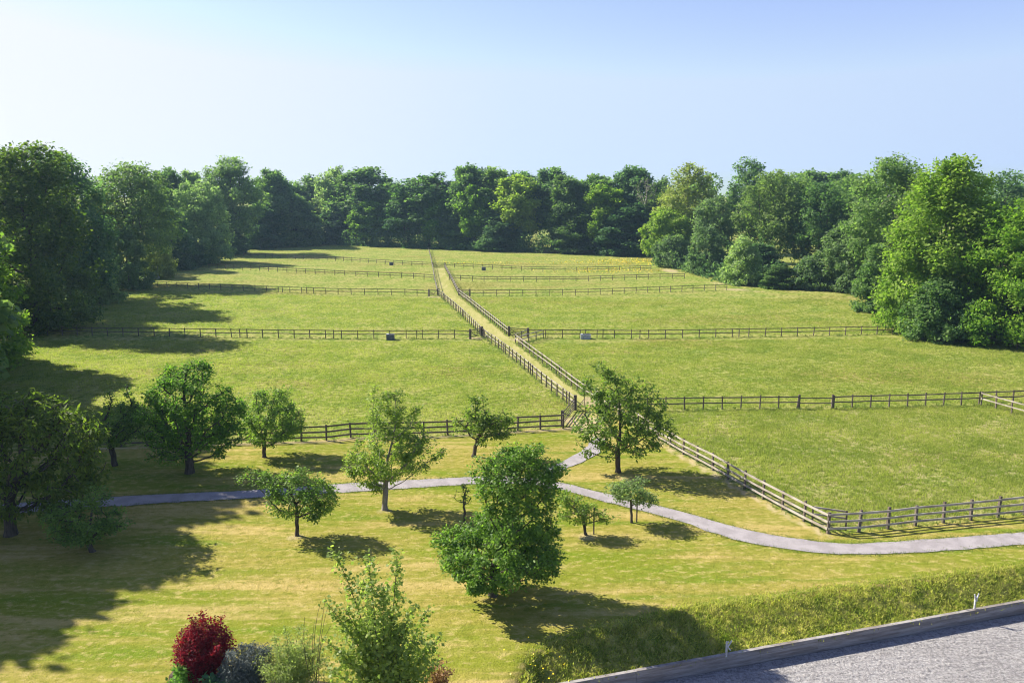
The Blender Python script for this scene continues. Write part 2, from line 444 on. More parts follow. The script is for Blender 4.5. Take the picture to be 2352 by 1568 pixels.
br = empty('retaining_board', (*bp(0), -1.45))
tag(br, 'low grey timber board wall edging the riding arena', 'board wall')
def loc_bar(mb, s0, s1, off, z0, z1, th):
    a = bp(s0,off)-bp(0); b = bp(s1,off)-bp(0); zc = (z0+z1)/2+1.45
    mb.bar((a[0],a[1],zc), (b[0],b[1],zc), z1-z0, th)
rng = random.Random(4)
s = -6.0
while s < 50:
    for z0, z1 in ((-1.50,-1.263),(-1.257,-1.028),(-1.022,-.79)):
        m = MB(); loc_bar(m, s+.004, s+2.996, .05+rng.uniform(-.004,.004), z0, z1, .05); m.build('plank', MAT['board'], br)
    m = MB(); loc_bar(m, s+.004, s+2.996, .07, -.787, -.74+rng.uniform(-.006,.006), .17); m.build('coping', MAT['board'], br)
    m = MB(); m.box((*(bp(s,.14)-bp(0)), .3), .1,.1,.7, ARENA_ROT); m.build('post', MAT['board'], br)
    s += 3.0

# bank sheet from crest down to the boards
cs = np.array(CREST)
arc = np.r_[0, np.cumsum(np.linalg.norm(np.diff(cs, axis=0), axis=1))]
tt = np.linspace(0, arc[-1], 260)
C_ = np.stack([np.interp(tt, arc, cs[:,0]), np.interp(tt, arc, cs[:,1])], 1)
sB = (C_-bA)@bdir
B_ = bA+bdir*sB[:,None]+bnorm*.10
nn = C_-B_; nn /= np.maximum(np.linalg.norm(nn,axis=1)[:,None], .01)
w_ = np.linspace(0, 1, 16)
BP = B_[:,None,:]+(C_+nn*.5-B_)[:,None,:]*w_[None,:,None]
zl = h(BP[...,0],BP[...,1])
sm_ = w_*w_*(3-2*w_)
rngn = np.random.default_rng(7)
lump = rngn.normal(0,.05,BP.shape[:2]); lump[:, -2:] = 0; lump[:, 0] = 0
BZ = (-.86)*(1-sm_)[None,:]+(zl+.015)*sm_[None,:]+lump
I = np.arange(BZ.size).reshape(BZ.shape)
fc = np.stack([I[:-1,:-1], I[1:,:-1], I[1:,1:], I[:-1,1:]], -1).reshape(-1,4)
BANK_V = np.concatenate([BP, BZ[...,None]], -1)
tag(link('bank', npmesh('bank', BANK_V.reshape(-1,3), fc, MAT['bank'], True)), 'rough grassy bank sloping down to the arena boards', 'bank', kind='structure')

# ------------------------------------------------------------------ grass blades (uncountable)
def blades(pos, n_per, hmin, hmax, w, spread, seed, lean=.35):
    rng = np.random.default_rng(seed)
    N = len(pos); M = N*n_per
    p = np.repeat(pos, n_per, 0)+np.concatenate([rng.normal(0,spread,(M,2)), np.zeros((M,1))],1)
    hh = np.repeat(rng.uniform(hmin,hmax,N), n_per)*rng.uniform(.6,1.15,M)
    a = rng.uniform(0,2*np.pi,M); ww = w*rng.uniform(.7,1.3,M)
    d = np.stack([np.cos(a),np.sin(a),np.zeros(M)],1)
    b = rng.uniform(0,2*np.pi,M); ln = hh*np.abs(rng.normal(0,lean,M))
    tip = p+np.stack([np.cos(b)*ln,np.sin(b)*ln,hh],1)
    V = np.stack([p-d*ww[:,None]/2-[0,0,.03], p+d*ww[:,None]/2-[0,0,.03], tip],1).reshape(-1,3)
    return V, np.arange(M*3).reshape(-1,3)

def scatter(poly_px, n, seed, clump=6.0):
    rng = np.random.default_rng(seed)
    poly = [gp(*p) if len(p)==2 else p for p in poly_px]; A = np.array(poly)
    out = np.zeros((0,2)); lo, hi = A.min(0), A.max(0)
    while len(out) < n:
        q = rng.uniform(lo, hi, (n,2)); q = q[in_poly(q[:,0],q[:,1],poly)]
        # more of them where a slow noise is high, so the turf stays patchy
        v = np.sin(q[:,0]/clump*1.7+2*np.sin(q[:,1]/clump))*np.sin(q[:,1]/clump*1.3+1.5*np.sin(q[:,0]/clump*.8))
        q = q[rng.uniform(-1,1.6,len(q)) < v+.75]; out = np.vstack([out,q])
    out = out[:n]
    return np.concatenate([out, h(out[:,0],out[:,1])[:,None]],1)

def stuff(name, parts, mat, label, cat):
    V, Fc, b = [], [], 0
    for v, f in parts: V.append(v); Fc.append(f+b); b += len(v)
    return tag(link(name, npmesh(name, np.concatenate(V), np.concatenate(Fc), mat)), label, cat, kind='stuff')

pad = []
pad.append(blades(scatter([(1565,1030),(1905,1210),(2352,1180),(2420,1165),(2420,930),(1450,945)], 24000, 1, 3), 5, .07,.20,.035,.10, 11))
pad.append(blades(scatter([(-40,1030),(700,1012),(1290,975),(1315,935),(1110,785),(-40,785)], 42000, 2, 4), 5, .06,.18,.04,.12, 12))
pad.append(blades(scatter([(1200,790),(1345,905),(1450,940),(2420,925),(2420,800),(2050,775)], 32000, 3, 4), 5, .06,.18,.045,.12, 13))
pad.append(blades(scatter([(60,765),(1100,765),(1010,685),(330,668)], 22000, 4, 6), 4, .06,.20,.06,.15, 14))
pad.append(blades(scatter([(1180,770),(2040,765),(1990,685),(1080,684)], 22000, 5, 6), 4, .06,.20,.06,.15, 15))
for q, (poly, n, hm) in enumerate((([(1565,1030),(1905,1210),(2352,1180),(2420,1165),(2420,930),(1450,945)], 5200, .24),
        ([(-40,1030),(700,1012),(1290,975),(1315,935),(1110,785),(-40,785)], 7500, .22), ([(1200,790),(1345,905),(1450,940),(2420,925),(2420,800),(2050,775)], 7000, .24),
        ([(60,765),(1100,765),(1010,685),(330,668)], 4200, .26), ([(1180,770),(2040,765),(1990,685),(1080,684)], 4200, .26))):
    pad.append(blades(scatter(poly, n, 120+q, 2.2), 16, .10, hm, .05, .13, 130+q, .55))
stuff('paddock_grass', pad, MAT['tuft'], 'tussocky green grass of the fenced paddocks', 'grass')

def along(pts, per_m, width, seed, off=0.0):
    rng = np.random.default_rng(seed); o = []
    for a, b in zip(pts[:-1], pts[1:]):
        L = np.linalg.norm(b-a); m = int(L*per_m); t = rng.uniform(0,1,m)
        nrm = np.array([-(b-a)[1],(b-a)[0]])/L
        o.append(a+(b-a)*t[:,None]+nrm*(off+rng.normal(0,width,m))[:,None])
    o = np.vstack(o); return np.concatenate([o, h(o[:,0],o[:,1])[:,None]],1)

# ------------------------------------------------------------------ fences
UNIT = {}
def post_mesh(w, hgt, mat):
    k = (w, hgt, mat.name)
    if k not in UNIT:
        m = MB(); z = hgt
        b, t = w/2, w/2*.96
        m.quad_prism([(-b,-b,-.2),(b,-b,-.2),(b,b,-.2),(-b,b,-.2),(-t,-t,z),(t,-t,z),(t,t,z-.02),(-t,t,z-.02)])
        UNIT[k] = m.mesh('post', mat)
    return UNIT[k]

def resample(pts, spacing, exact=False):
    if exact: return [np.array(p) for p in pts]
    o = [np.array(pts[0])]
    arc = np.r_[0, np.cumsum([np.linalg.norm(b-a) for a,b in zip(pts[:-1],pts[1:])])]
    n = max(1, round(arc[-1]/spacing)); A = np.array(pts)
    return [np.array([np.interp(s,arc,A[:,0]), np.interp(s,arc,A[:,1])]) for s in np.linspace(0,arc[-1],n+1)]

frng = random.Random(11)
def fence(label, pts, spacing=2.2, rails=(1.12,.62), hgt=1.2, pw=.11, side=1, mat='wood', skip=(), extra=0.0, rw=.10, rmat='rail', group=None, mb_sides=True):
    """one fence run: an Empty at its start with a child per post and a child per rail line"""
    P = resample(pts, spacing)
    if extra:                                        # doubled-up posts here and there
        Q = [P[0]]
        for a, b in zip(P[:-1], P[1:]):
            if frng.random() < extra: Q.append(a+(b-a)*frng.uniform(.3,.7))
            Q.append(b)
        P = Q
    o3 = np.array([P[0][0], P[0][1], float(h(P[0][0],P[0][1]))])
    root = tag(empty('rail_fence', o3), label, 'fence', group or 'post and rail fences')
    P3 = []
    for i, p in enumerate(P):
        z = float(h(*p)); P3.append(np.array([p[0],p[1],z])-o3)
    for i, p in enumerate(P3):
        if i in skip: continue
        a = P3[max(0,i-1)]; b = P3[min(len(P3)-1,i+1)]
        o = link('post', post_mesh(pw, hgt, MAT[mat]), root); o.location = p
        o.rotation_euler = (frng.gauss(0,.025), frng.gauss(0,.025), math.atan2(b[1]-a[1], b[0]-a[0])+frng.gauss(0,.04))
        o.scale = (1,1,frng.uniform(.98,1.05))
    if len(rails) == 3: rw = .125
    for k, z in enumerate(rails):
        m = MB()
        dz = [frng.gauss(0,.012) for _ in P3]
        for i in range(len(P3)-1):
            a, b = P3[i], P3[i+1]; d = (b-a)/np.linalg.norm(b-a); nrm = np.array([-d[1],d[0],0])*side*(pw/2+.022+.003*(i%2))
            m.bar(a+nrm+[0,0,z+dz[i]]-d*.02, b+nrm+[0,0,z+dz[i+1]]+d*.02, rw*frng.uniform(.93,1.05), .042)
        m.build('rail', MAT[rmat], root)
    return root

R3, R2 = (1.15,.72,.30), (1.12,.62)  # crossing runs take the darker wood for rails: their shaded side as colour
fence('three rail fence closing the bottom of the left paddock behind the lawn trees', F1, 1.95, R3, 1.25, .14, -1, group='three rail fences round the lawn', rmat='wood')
fence('near left fence of the pale grass track, from the lawn gate to the middle gate', F2, 1.75, R2, 1.2, .10, -1, extra=.25)
fence('near right fence of the pale grass track, ending behind the cherry tree', F3, 1.9, R2, 1.2, .10, -1, extra=.1)
fence('short rail fence hidden behind the crown of the cherry tree', F3B, 1.9, R2, 1.2, .11, -1)
fence('sunlit three rail fence sloping from the cherry tree to the corner by the path', F4, 1.85, R3, 1.25, .12, -1, group='three rail fences round the lawn')
fence('three rail fence from the near corner along the path to the right edge', F7, 1.9, R3, 1.28, .14, -1, group='three rail fences round the lawn')
fence('short diagonal rails across the inside of the near paddock corner', [gp(1865,1209), gp(1942,1220)], 3.0, (1.12,.70), 1.2, .10, 1)
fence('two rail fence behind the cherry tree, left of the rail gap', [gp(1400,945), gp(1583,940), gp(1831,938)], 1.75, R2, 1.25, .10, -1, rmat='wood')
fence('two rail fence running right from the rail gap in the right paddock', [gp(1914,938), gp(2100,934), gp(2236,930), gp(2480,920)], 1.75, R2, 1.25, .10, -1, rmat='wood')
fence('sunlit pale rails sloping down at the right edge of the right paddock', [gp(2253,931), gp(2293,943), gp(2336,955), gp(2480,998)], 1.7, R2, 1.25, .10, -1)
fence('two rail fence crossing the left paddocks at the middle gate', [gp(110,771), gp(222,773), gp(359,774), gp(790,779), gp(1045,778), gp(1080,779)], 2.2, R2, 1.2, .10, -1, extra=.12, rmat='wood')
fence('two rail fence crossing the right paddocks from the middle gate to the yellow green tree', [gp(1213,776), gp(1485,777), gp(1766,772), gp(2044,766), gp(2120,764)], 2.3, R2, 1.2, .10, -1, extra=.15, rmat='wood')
fence('very short fence joining the track to the right middle gate', [gp(1184,787), gp(1213,776)], 1.8, R2, 1.2, .10, 1)
fence('short diagonal fence slanting up to the fence right of the middle gate', [gp(1198,791), gp(1222,784), gp(1248,777)], 1.6, R2, 1.1, .09, 1)
fence('middle left fence of the grass track between the middle and upper gates', [gp(1107,773), gp(1060,725), gp(1014,683), gp(1006,678)], 1.9, R2, 1.2, .10, -1, extra=.25)
fence('middle right fence of the grass track between the middle and upper gates', [gp(1169,772), gp(1110,724), gp(1072,692), gp(1054,678)], 1.5, R2, 1.2, .10, 1)
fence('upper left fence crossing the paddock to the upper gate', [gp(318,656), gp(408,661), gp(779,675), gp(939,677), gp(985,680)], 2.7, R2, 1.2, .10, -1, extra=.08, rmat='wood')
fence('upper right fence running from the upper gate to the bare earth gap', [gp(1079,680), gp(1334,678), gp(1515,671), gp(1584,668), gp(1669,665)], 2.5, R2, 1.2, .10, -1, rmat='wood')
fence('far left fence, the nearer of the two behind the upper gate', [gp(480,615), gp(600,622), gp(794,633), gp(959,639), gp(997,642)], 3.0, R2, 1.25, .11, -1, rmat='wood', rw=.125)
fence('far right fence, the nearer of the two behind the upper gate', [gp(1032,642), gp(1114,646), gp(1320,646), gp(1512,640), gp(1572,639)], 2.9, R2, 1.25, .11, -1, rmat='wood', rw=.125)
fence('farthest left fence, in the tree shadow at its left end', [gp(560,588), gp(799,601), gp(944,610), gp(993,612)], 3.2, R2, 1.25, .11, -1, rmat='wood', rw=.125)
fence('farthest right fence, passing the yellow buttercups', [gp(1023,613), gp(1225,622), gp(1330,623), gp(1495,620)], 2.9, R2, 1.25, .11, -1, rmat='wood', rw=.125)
fence('far left fence of the track running on towards the tree line', [gp(1006,678), gp(998,640), gp(994,617), gp(989,592), gp(985,577)], 2.4, R2, 1.25, .11, 1)
fence('far right fence of the track between the upper gate and the far gate', [gp(1054,678), gp(1038,645), gp(1022,615)], 2.2, R2, 1.25, .11, 1)
fence('weathered fence in the shade below the willow at the right wood', [gp(1840,664), gp(1926,667), gp(1960,671), gp(1990,676)], 2.2, R2, 1.3, .12, -1)
fence('pale rails in front of the trees at the right edge of the wood', [gp(2235,776), gp(2268,784), gp(2352,806), gp(2450,832)], 2.0, R2, 1.2, .10, -1)
fence('pale rails sloping under the dark trees at the left edge', [gp(96,734), gp(117,726), gp(138,719)], 1.8, R2, 1.1, .09, -1)
fence('pale rails at the very left edge in front of the shaded wood', [gp(-60,820), gp(0,796), gp(46,776)], 1.8, R2, 1.2, .09, -1)
fence('short fence behind the upper left gap beside the gold willow', [gp(318,656), gp(356,640), gp(372,637)], 3.0, R2, 1.2, .10, 1)
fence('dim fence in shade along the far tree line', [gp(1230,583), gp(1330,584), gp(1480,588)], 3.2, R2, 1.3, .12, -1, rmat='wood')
# rail gap: a pair of thicker posts and two lower rails
def rail_gap(label, a, b, z=(1.02,.55)):
    o3 = np.array([a[0],a[1],float(h(*a))]); root = tag(empty('rail_gap', o3), label, 'gate')
    for p in (a,b):
        m = MB(); m.box((p[0]-a[0]+.12*(1 if p is a else -1), p[1]-a[1]-.02, .63), .17,.17,1.36); m.build('gate_post', MAT['wood'], root)
    for zz in z:
        m = MB(); m.bar((.1,-.14,zz),(b[0]-a[0]-.1,b[1]-a[1]-.14,zz),.09,.04); m.build('rail', MAT['wood'], root)
rail_gap('gap with lowered slip rails between two thicker posts in the right paddock', gp(1831,938), gp(1914,938))

def gate(label, a, b, hgt=1.15, bars=5, mat='wood_dark', pw=.24, ph=1.38):
    """five bar field gate between two stout posts"""
    o3 = np.array([a[0],a[1],float(h(*a))]); root = tag(empty('field_gate', o3), label, 'gate', 'five bar field gates')
    v = np.array([b[0]-a[0], b[1]-a[1], float(h(*b))-o3[2]]); L = np.linalg.norm(v[:2]); d = v/np.linalg.norm(v); ang = math.atan2(v[1],v[0])
    for p in (np.zeros(3), v):
        m = MB(); m.box((p[0],p[1],p[2]+ph/2-.1), pw,pw,ph+.2,ang); m.build('gate_post', MAT[mat], root)
    g0, g1 = d*(pw/2+.05), v-d*(pw/2+.05)
    for k in range(bars):
        z = .22+(hgt-.22)*(k/(bars-1))**1.15
        m = MB(); m.bar(g0+[0,0,z], g1+[0,0,z+(.02 if k==bars-1 else 0)], .10 if k==bars-1 else .075, .035); m.build('bar', MAT[mat], root)
    for g in (g0, g1):
        m = MB(); m.bar(g+[0,0,.18], g+[0,0,hgt+.06], .05, .09); m.build('stile', MAT[mat], root)
    n3 = np.array([-d[1],d[0],0])*.036
    m = MB(); m.bar(g0+n3+[0,0,hgt-.04], (g0+g1)/2+n3+[0,0,.24], .06, .03); m.bar(g1+n3+[0,0,hgt-.04], (g0+g1)/2+n3+[0,0,.24], .06, .03)
    m.build('brace', MAT[mat], root)
gate('dark gate at the near end of the track, beside the small cherry', NEARGATE[0], NEARGATE[1])
gate('dark gate left of the track in the middle fence', gp(1080,779), gp(1107,773))
gate('pale barred gate right of the track in the middle fence', gp(1169,772), gp(1213,776), mat='wood')
gate('dark gate left of the track in the upper fence', gp(985,680), gp(1006,678))
gate('dark gate right of the track in the upper fence', gp(1054,678), gp(1079,680))
gate('distant gate closing the far end of the track', gp(994,614), gp(1022,614))

def trough(label, p, L=1.1, W=.6, H=.55, mat='tank', rz=0.0, lid=False):
    root = tag(empty('water_trough', (p[0],p[1],float(h(*p))), rz), label, 'trough', 'water troughs along the fences')
    m = MB(); t = .05
    m.box((0,-W/2+t/2,H/2),L,t,H); m.box((0,W/2-t/2,H/2),L,t,H); m.box((-L/2+t/2,0,H/2),t,W-2*t,H); m.box((L/2-t/2,0,H/2),t,W-2*t,H); m.box((0,0,.06),L-2*t,W-2*t,.05)
    m.build('tank', MAT[mat], root)
    m = MB(); m.box((.08,0,H-.09),L-.35,W-2*t,.01); m.build('water_surface', MAT['water'], root)
    m = MB(); m.box((-L/2+.15,0,H+.025),.30,W+.02,.05); m.build('float_cover', MAT['galv'], root)
    m = MB(); m.box((0,-W/2+t/2,H+.012),L+.06,t+.05,.02); m.box((0,W/2-t/2,H+.012),L+.06,t+.05,.02); m.build('rim', MAT['galv'], root)
trough('dark water trough at the left paddock fence', gp(897,781), 1.0, .7, .75)
trough('pale water trough at the right paddock fence', gp(1345,778), 1.3, .75, .6, 'galv')
trough('small dark water trough at the farthest left fence', gp(899,609), 1.05, .6, .75)
trough('small dark water trough at the farthest right fence', gp(1111,620), 1.05, .6, .8)
trough('pale tank below the gold willow at the left wood', gp(357,640), 1.6, 1.0, 1.2, 'pale_metal')

# arena markers
def marker(label, px, py, yshape):
    p = gp(px, py, -.72)
    root = tag(empty('arena_marker', (p[0],p[1],-.80), ARENA_ROT), label, 'marker', 'white markers behind the arena boards')
    m = MB(); m.box((0,0,.33),.075,.055,.72); m.build('stake', MAT['pale_metal'], root)
    m = MB()
    if yshape:
        m.bar((-.02,-.045,.52),(-.13,-.045,.86),.06,.03); m.bar((.02,-.045,.52),(.13,-.045,.86),.06,.03); m.box((0,-.05,.50),.12,.04,.06)
        m.build('fork', MAT['pale_metal'], root)
    else:
        m.bar((.02,-.045,.46),(.22,-.045,.74),.06,.03); m.build('arm', MAT['pale_metal'], root)
        m = MB(); m.bar((.03,-.05,.46),(.17,-.05,.28),.05,.03); m.build('arm', MAT['pale_metal'], root)
        m = MB(); m.bar((-.06,-.05,.68),(.07,-.05,.70),.05,.03); m.build('cap', MAT['pale_metal'], root)
marker('white stake with slanting arms like a letter K, above the arena boards', 1668, 1502, False)
marker('white forked stake like a letter Y, above the arena boards', 2238, 1396, True)

# ------------------------------------------------------------------ trees
def colonize(att, chain, step, dk, rng, maxn=2600, iters=140, jitter=.12):
    N = np.zeros((maxn+600,3)); par = np.full(maxn+600,-1,int)
    n = len(chain); N[:n] = chain; par[1:n] = np.arange(n-1)
    near = np.zeros(len(att),int); dist = np.full(len(att),1e9)
    d = np.linalg.norm(att[:,None]-N[None,:n],axis=2); near = d.argmin(1); dist = d.min(1)
    alive = np.ones(len(att),bool)
    for it in range(iters):
        ai = np.nonzero(alive)[0]
        if len(ai)==0 or n>=maxn: break
        v = att[ai]-N[near[ai]]; v /= np.maximum(np.linalg.norm(v,axis=1)[:,None],1e-6)
        acc = np.zeros((n,3)); np.add.at(acc, near[ai], v)
        src = np.unique(near[ai]); g = acc[src]; L = np.linalg.norm(g,axis=1)
        ok = L>.05; src, g, L = src[ok], g[ok], L[ok]
        if len(src)==0: break
        g = g/L[:,None]+rng.normal(0,jitter,g.shape); g /= np.linalg.norm(g,axis=1)[:,None]
        new = N[src]+g*step; k = len(new)
        N[n:n+k] = new; par[n:n+k] = src
        dd = np.linalg.norm(att[ai][:,None]-new[None],axis=2); j = dd.argmin(1); dm = dd[np.arange(len(ai)),j]
        b = dm<dist[ai]; near[ai[b]] = n+j[b]; dist[ai[b]] = dm[b]
        alive[ai[dist[ai]<dk]] = False
        n += k
    return N[:n], par[:n]

def blob_points(blobs, n, rng, shell=.55):
    """points in a union of ellipsoids (cx,cy,cz,rx,ry,rz), denser towards the skin"""
    B = np.array(blobs, float); w = (B[:,3]*B[:,4]*B[:,5])**.8; w /= w.sum()
    k = rng.choice(len(B), n, p=w)
    u = rng.normal(0,1,(n,3)); u /= np.linalg.norm(u,axis=1)[:,None]
    r = rng.uniform(0,1,n)**(1/3)
    r = np.where(rng.uniform(0,1,n)<shell, .78+.24*r, r)
    return B[k,:3]+u*r[:,None]*B[k,3:]

def tubes(N, par, rad, K, rmin):
    e = np.nonzero((par>=0)&(rad>=rmin))[0]
    A, Bp = N[par[e]], N[e]; ra, rb = rad[par[e]], rad[e]
    ra = np.where(ra<0, rb, np.minimum(ra, rb*1.7+.002))
    d = Bp-A; L = np.linalg.norm(d,axis=1); d /= np.maximum(L,1e-6)[:,None]
    up = np.where(np.abs(d[:,2:3])<.9, np.array([[0,0,1.]]), np.array([[1.,0,0]]))
    u = np.cross(d,up); u /= np.linalg.norm(u,axis=1)[:,None]; w = np.cross(d,u)
    an = np.arange(K)*2*np.pi/K
    ring = u[:,None,:]*np.cos(an)[None,:,None]+w[:,None,:]*np.sin(an)[None,:,None]
    ext = d*(rb*.25)[:,None]
    V = np.stack([A[:,None]+ring*ra[:,None,None], (Bp+ext)[:,None]+ring*rb[:,None,None]],1)
    E = len(e); base = np.arange(E)[:,None]*2*K; i = np.arange(K)[None]; j = (i+1)%K
    Fq = np.stack([base+i, base+j, base+K+j, base+K+i],-1).reshape(-1,4)
    return V.reshape(-1,3), Fq

def leaves(P, L, W, rng, centre, up=.55, out=.5, droop=0.0, vary=.6):
    M = len(P)
    o = P-centre; o /= np.maximum(np.linalg.norm(o,axis=1)[:,None],1e-6)
    n = rng.normal(0,.75,(M,3))+np.array([0,0,up])+o*out; n /= np.linalg.norm(n,axis=1)[:,None]
    a = rng.normal(0,1,(M,3))+o*.6; a[:,2] -= droop; a -= n*(a*n).sum(1)[:,None]; a /= np.linalg.norm(a,axis=1)[:,None]
    b = np.cross(n,a); s = rng.uniform(1-vary,1+vary,M)[:,None]
    l = a*L*s; w = b*W*s*.5
    V = np.stack([P, P+l*.45+w, P+l, P+l*.45-w],1).reshape(-1,3)
    return V, np.arange(M*4).reshape(-1,4)

def skeleton(blobs, chain, rng, natt, step, dk, trunk_r, tip_r=.012, power=.5, shell=.55, jitter=.12):
    att = blob_points(blobs, natt, rng, shell); att = att[att[:,2]>.25]
    N, par = colonize(att, np.array(chain,float), step, dk, rng, jitter=jitter)
    n = len(N); kids = np.zeros(n,int); np.add.at(kids, par[1:], 1)
    lc = (kids==0).astype(float)
    for i in range(n-1,0,-1): lc[par[i]] += lc[i]
    rad = np.maximum(tip_r, trunk_r*(lc/lc[0])**power)
    nc = len(chain)
    rad[:nc] = np.maximum(rad[:nc], trunk_r*np.linspace(1,.55,nc))
    rad[0] *= 1.35
    return N, par, rad, lc

def tree_meshes(blobs, chain, seed, natt=450, step=.35, dk=.45, trunk_r=.12, nleaf=7000, leaf=(.15,.09), spread=.22, flat=.7,
                lc_max=3, tip_r=.012, rmin=.0, K=6, droop=0.0, up=.95, power=.5, shell=.55, extra=None, jitter=.12):
    rng = np.random.default_rng(seed)
    N, par, rad, lc = skeleton(blobs, chain, rng, natt, step, dk, trunk_r, tip_r, power, shell, jitter)
    i_ = np.arange(len(N)); nc = len(chain)
    tv, tf = tubes(N, par, np.where(i_<nc, rad, -1), K+2, 0); 
    comp = np.full(len(N), -1)
    for q in range(nc, len(N)): comp[q] = q if par[q] < nc else comp[par[q]]
    limbs = [tubes(N, par, np.where(comp==q, rad, -1), K, max(rmin,0)) for q in np.unique(comp[nc:])]
    limbs = [l for l in limbs if len(l[0])]
    tw = np.nonzero(lc<=lc_max)[0]; tw = tw[tw>=len(chain)]
    # every twig carries its own amount of leaf, so the crown breaks into clumps
    wgt = rng.gamma(1.6,1.0,len(tw)); wgt /= wgt.sum()
    pick = rng.choice(tw, nleaf, p=wgt)
    t = rng.uniform(0,1,nleaf)[:,None]
    P = N[pick]*(t)+N[par[pick]]*(1-t)+np.clip(rng.normal(0,1,(nleaf,3)),-1.7,1.7)*np.array([spread,spread,spread*flat])
    if extra is not None: P = np.vstack([P, extra(rng)])
    P = P[P[:,2]>.12]
    lv, lf = leaves(P, leaf[0], leaf[1], rng, N[tw].mean(0), up=up, droop=droop)
    return (tv,tf), (lv,lf), limbs

def make_tree(label, base, meshes, bark, leafmat, group, name='tree', cat='tree', rz=0.0, crown='crown', trunk='trunk'):
    root = tag(empty(name, (base[0],base[1],float(h(base[0],base[1]))), rz), label, cat, group)
    (tv,tf), (lv,lf), limbs = meshes
    tk = link(trunk, npmesh(trunk, tv, tf, MAT[bark], True), root)
    
    for bv, bf in limbs: link('limb', npmesh('limb', bv, bf, MAT[bark], True), tk)
    link(crown, npmesh(crown, lv, lf, MAT[leafmat]), root)
    return root

GL = 'young trees planted on the lawn'
def lawn_tree(label, bpx, ells, lean_top, leafmat='orchard', bark='bark', trunk_px=12, seed=0, thick=.95, stems=None, **kw):
    """bpx: foot in the photo; ells: crown lumps as (x,y,rx,ry) read off the photo, given real size and depth; lean_top: where the stem meets the crown"""
    b = gp(*bpx); Y = b[1]; m = pxm(Y); z0 = float(h(*b)); rng = np.random.default_rng(seed+500)
    o = np.array([b[0],b[1],0.0])
    blobs = []
    for (cx,cy,rx,ry) in ells:
        c = at(cx,cy,Y)-o; dy = rng.uniform(-.25,.25)*rx*m
        blobs.append((c[0], c[1]+dy, c[2], rx*m, rx*m*thick, ry*m*1.04))
    tp = at(*lean_top, Y)-o
    k = 5; chain = [np.array([0,0,-.1])+(tp-np.array([0,0,-.1]))*i/k+np.array([rng.normal(0,.02),rng.normal(0,.02),0])*(0<i<k) for i in range(k+1)]
    kw['nleaf'] = int(kw['nleaf']*1.3)
    ms = tree_meshes(blobs, chain, seed, trunk_r=trunk_px*m/2, **kw)
    return make_tree(label, b, ms, bark, leafmat, GL, name='lawn_tree'), m

lawn_tree('big dark walnut like tree with drooping leaves at the left edge', (25,1230),
  [(60,1010,130,100),(-60,1040,100,120),(150,990,80,70),(110,1110,120,80),(190,1060,50,70),(30,960,80,60),(-10,1130,110,60),(195,1010,45,40)], (22,1150), 'walnut', 'bark', 26, 1,
  natt=800, step=.42, dk=.5, nleaf=12000, leaf=(.30,.10), spread=.28, droop=1.3, up=.5)
lawn_tree('low leaning shrubby tree on the shaded lawn, beneath the walnut like tree', (215,1268),
  [(190,1190,75,38),(250,1200,48,30),(140,1185,50,30),(215,1145,36,26),(190,1222,70,22)], (196,1235), 'orchard', 'bark', 12, 2,
  natt=420, step=.26, dk=.32, nleaf=6500, leaf=(.13,.07), spread=.2)
lawn_tree('dark slim tree with tall top shoots between the walnut like tree and the fence', (264,1072),
  [(268,985,42,45),(300,960,34,45),(292,905,12,26),(252,930,16,34),(320,985,26,34)], (252,1010), 'pear', 'bark', 13, 3,
  natt=380, step=.32, dk=.42, nleaf=5000, leaf=(.15,.09), spread=.22)
lawn_tree('large broad bright green tree standing near the paddock fence', (436,1088),
  [(440,900,70,60),(455,855,40,30),(400,910,60,60),(490,950,70,60),(430,985,80,60),(375,1000,50,50),(520,980,45,45),(470,1030,50,30),(345,960,36,46),(355,905,26,22),(385,1040,50,28)], (433,1020), 'bright', 'bark', 20, 4,
  natt=900, step=.36, dk=.44, nleaf=17000, leaf=(.17,.10), spread=.24)
lawn_tree('neat round headed dark green tree in front of the three rail fence', (607,1052),
  [(625,955,62,52),(610,920,36,26),(660,975,42,36),(580,975,36,36),(625,1000,62,20),(640,905,26,14)], (606,1015), 'pear', 'bark', 9, 5,
  natt=520, step=.32, dk=.38, nleaf=8500, leaf=(.15,.09), spread=.2)
lawn_tree('wide flat topped small tree with a lone top shoot and a long left branch', (682,1232),
  [(690,1120,60,38),(740,1145,42,36),(640,1120,42,32),(590,1098,34,20),(560,1105,16,10),(690,1075,12,22),(720,1180,40,16),(655,1165,40,20)], (682,1180), 'orchard', 'bark', 9, 6,
  natt=460, step=.26, dk=.30, nleaf=6500, leaf=(.13,.075), spread=.17)
lawn_tree('pyramid shaped tree with a tall left spire, beside the gravel path', (884,1172),
  [(890,1040,80,50),(850,1075,50,34),(950,1050,48,46),(885,960,42,60),(858,905,13,36),(915,930,18,40),(935,985,32,36),(960,1010,34,22),(880,1110,46,18),(820,1060,34,28),(1010,1040,22,10),(800,1072,20,8),(955,950,14,24)], (886,1110), 'orchard', 'bark_pale', 13, 7,
  natt=780, step=.28, dk=.33, nleaf=11500, leaf=(.14,.085), spread=.18)
lawn_tree('small spreading cherry leaning right, close in front of the three rail fence', (1086,1049),
  [(1110,975,46,26),(1150,985,36,24),(1085,955,34,22),(1095,922,22,14),(1140,950,30,14),(1060,985,22,14),(1165,965,20,12),(1120,1005,42,10)], (1096,1010), 'cherry', 'bark', 9, 8,
  natt=300, step=.32, dk=.38, nleaf=3000, leaf=(.20,.10), spread=.2, droop=.5)
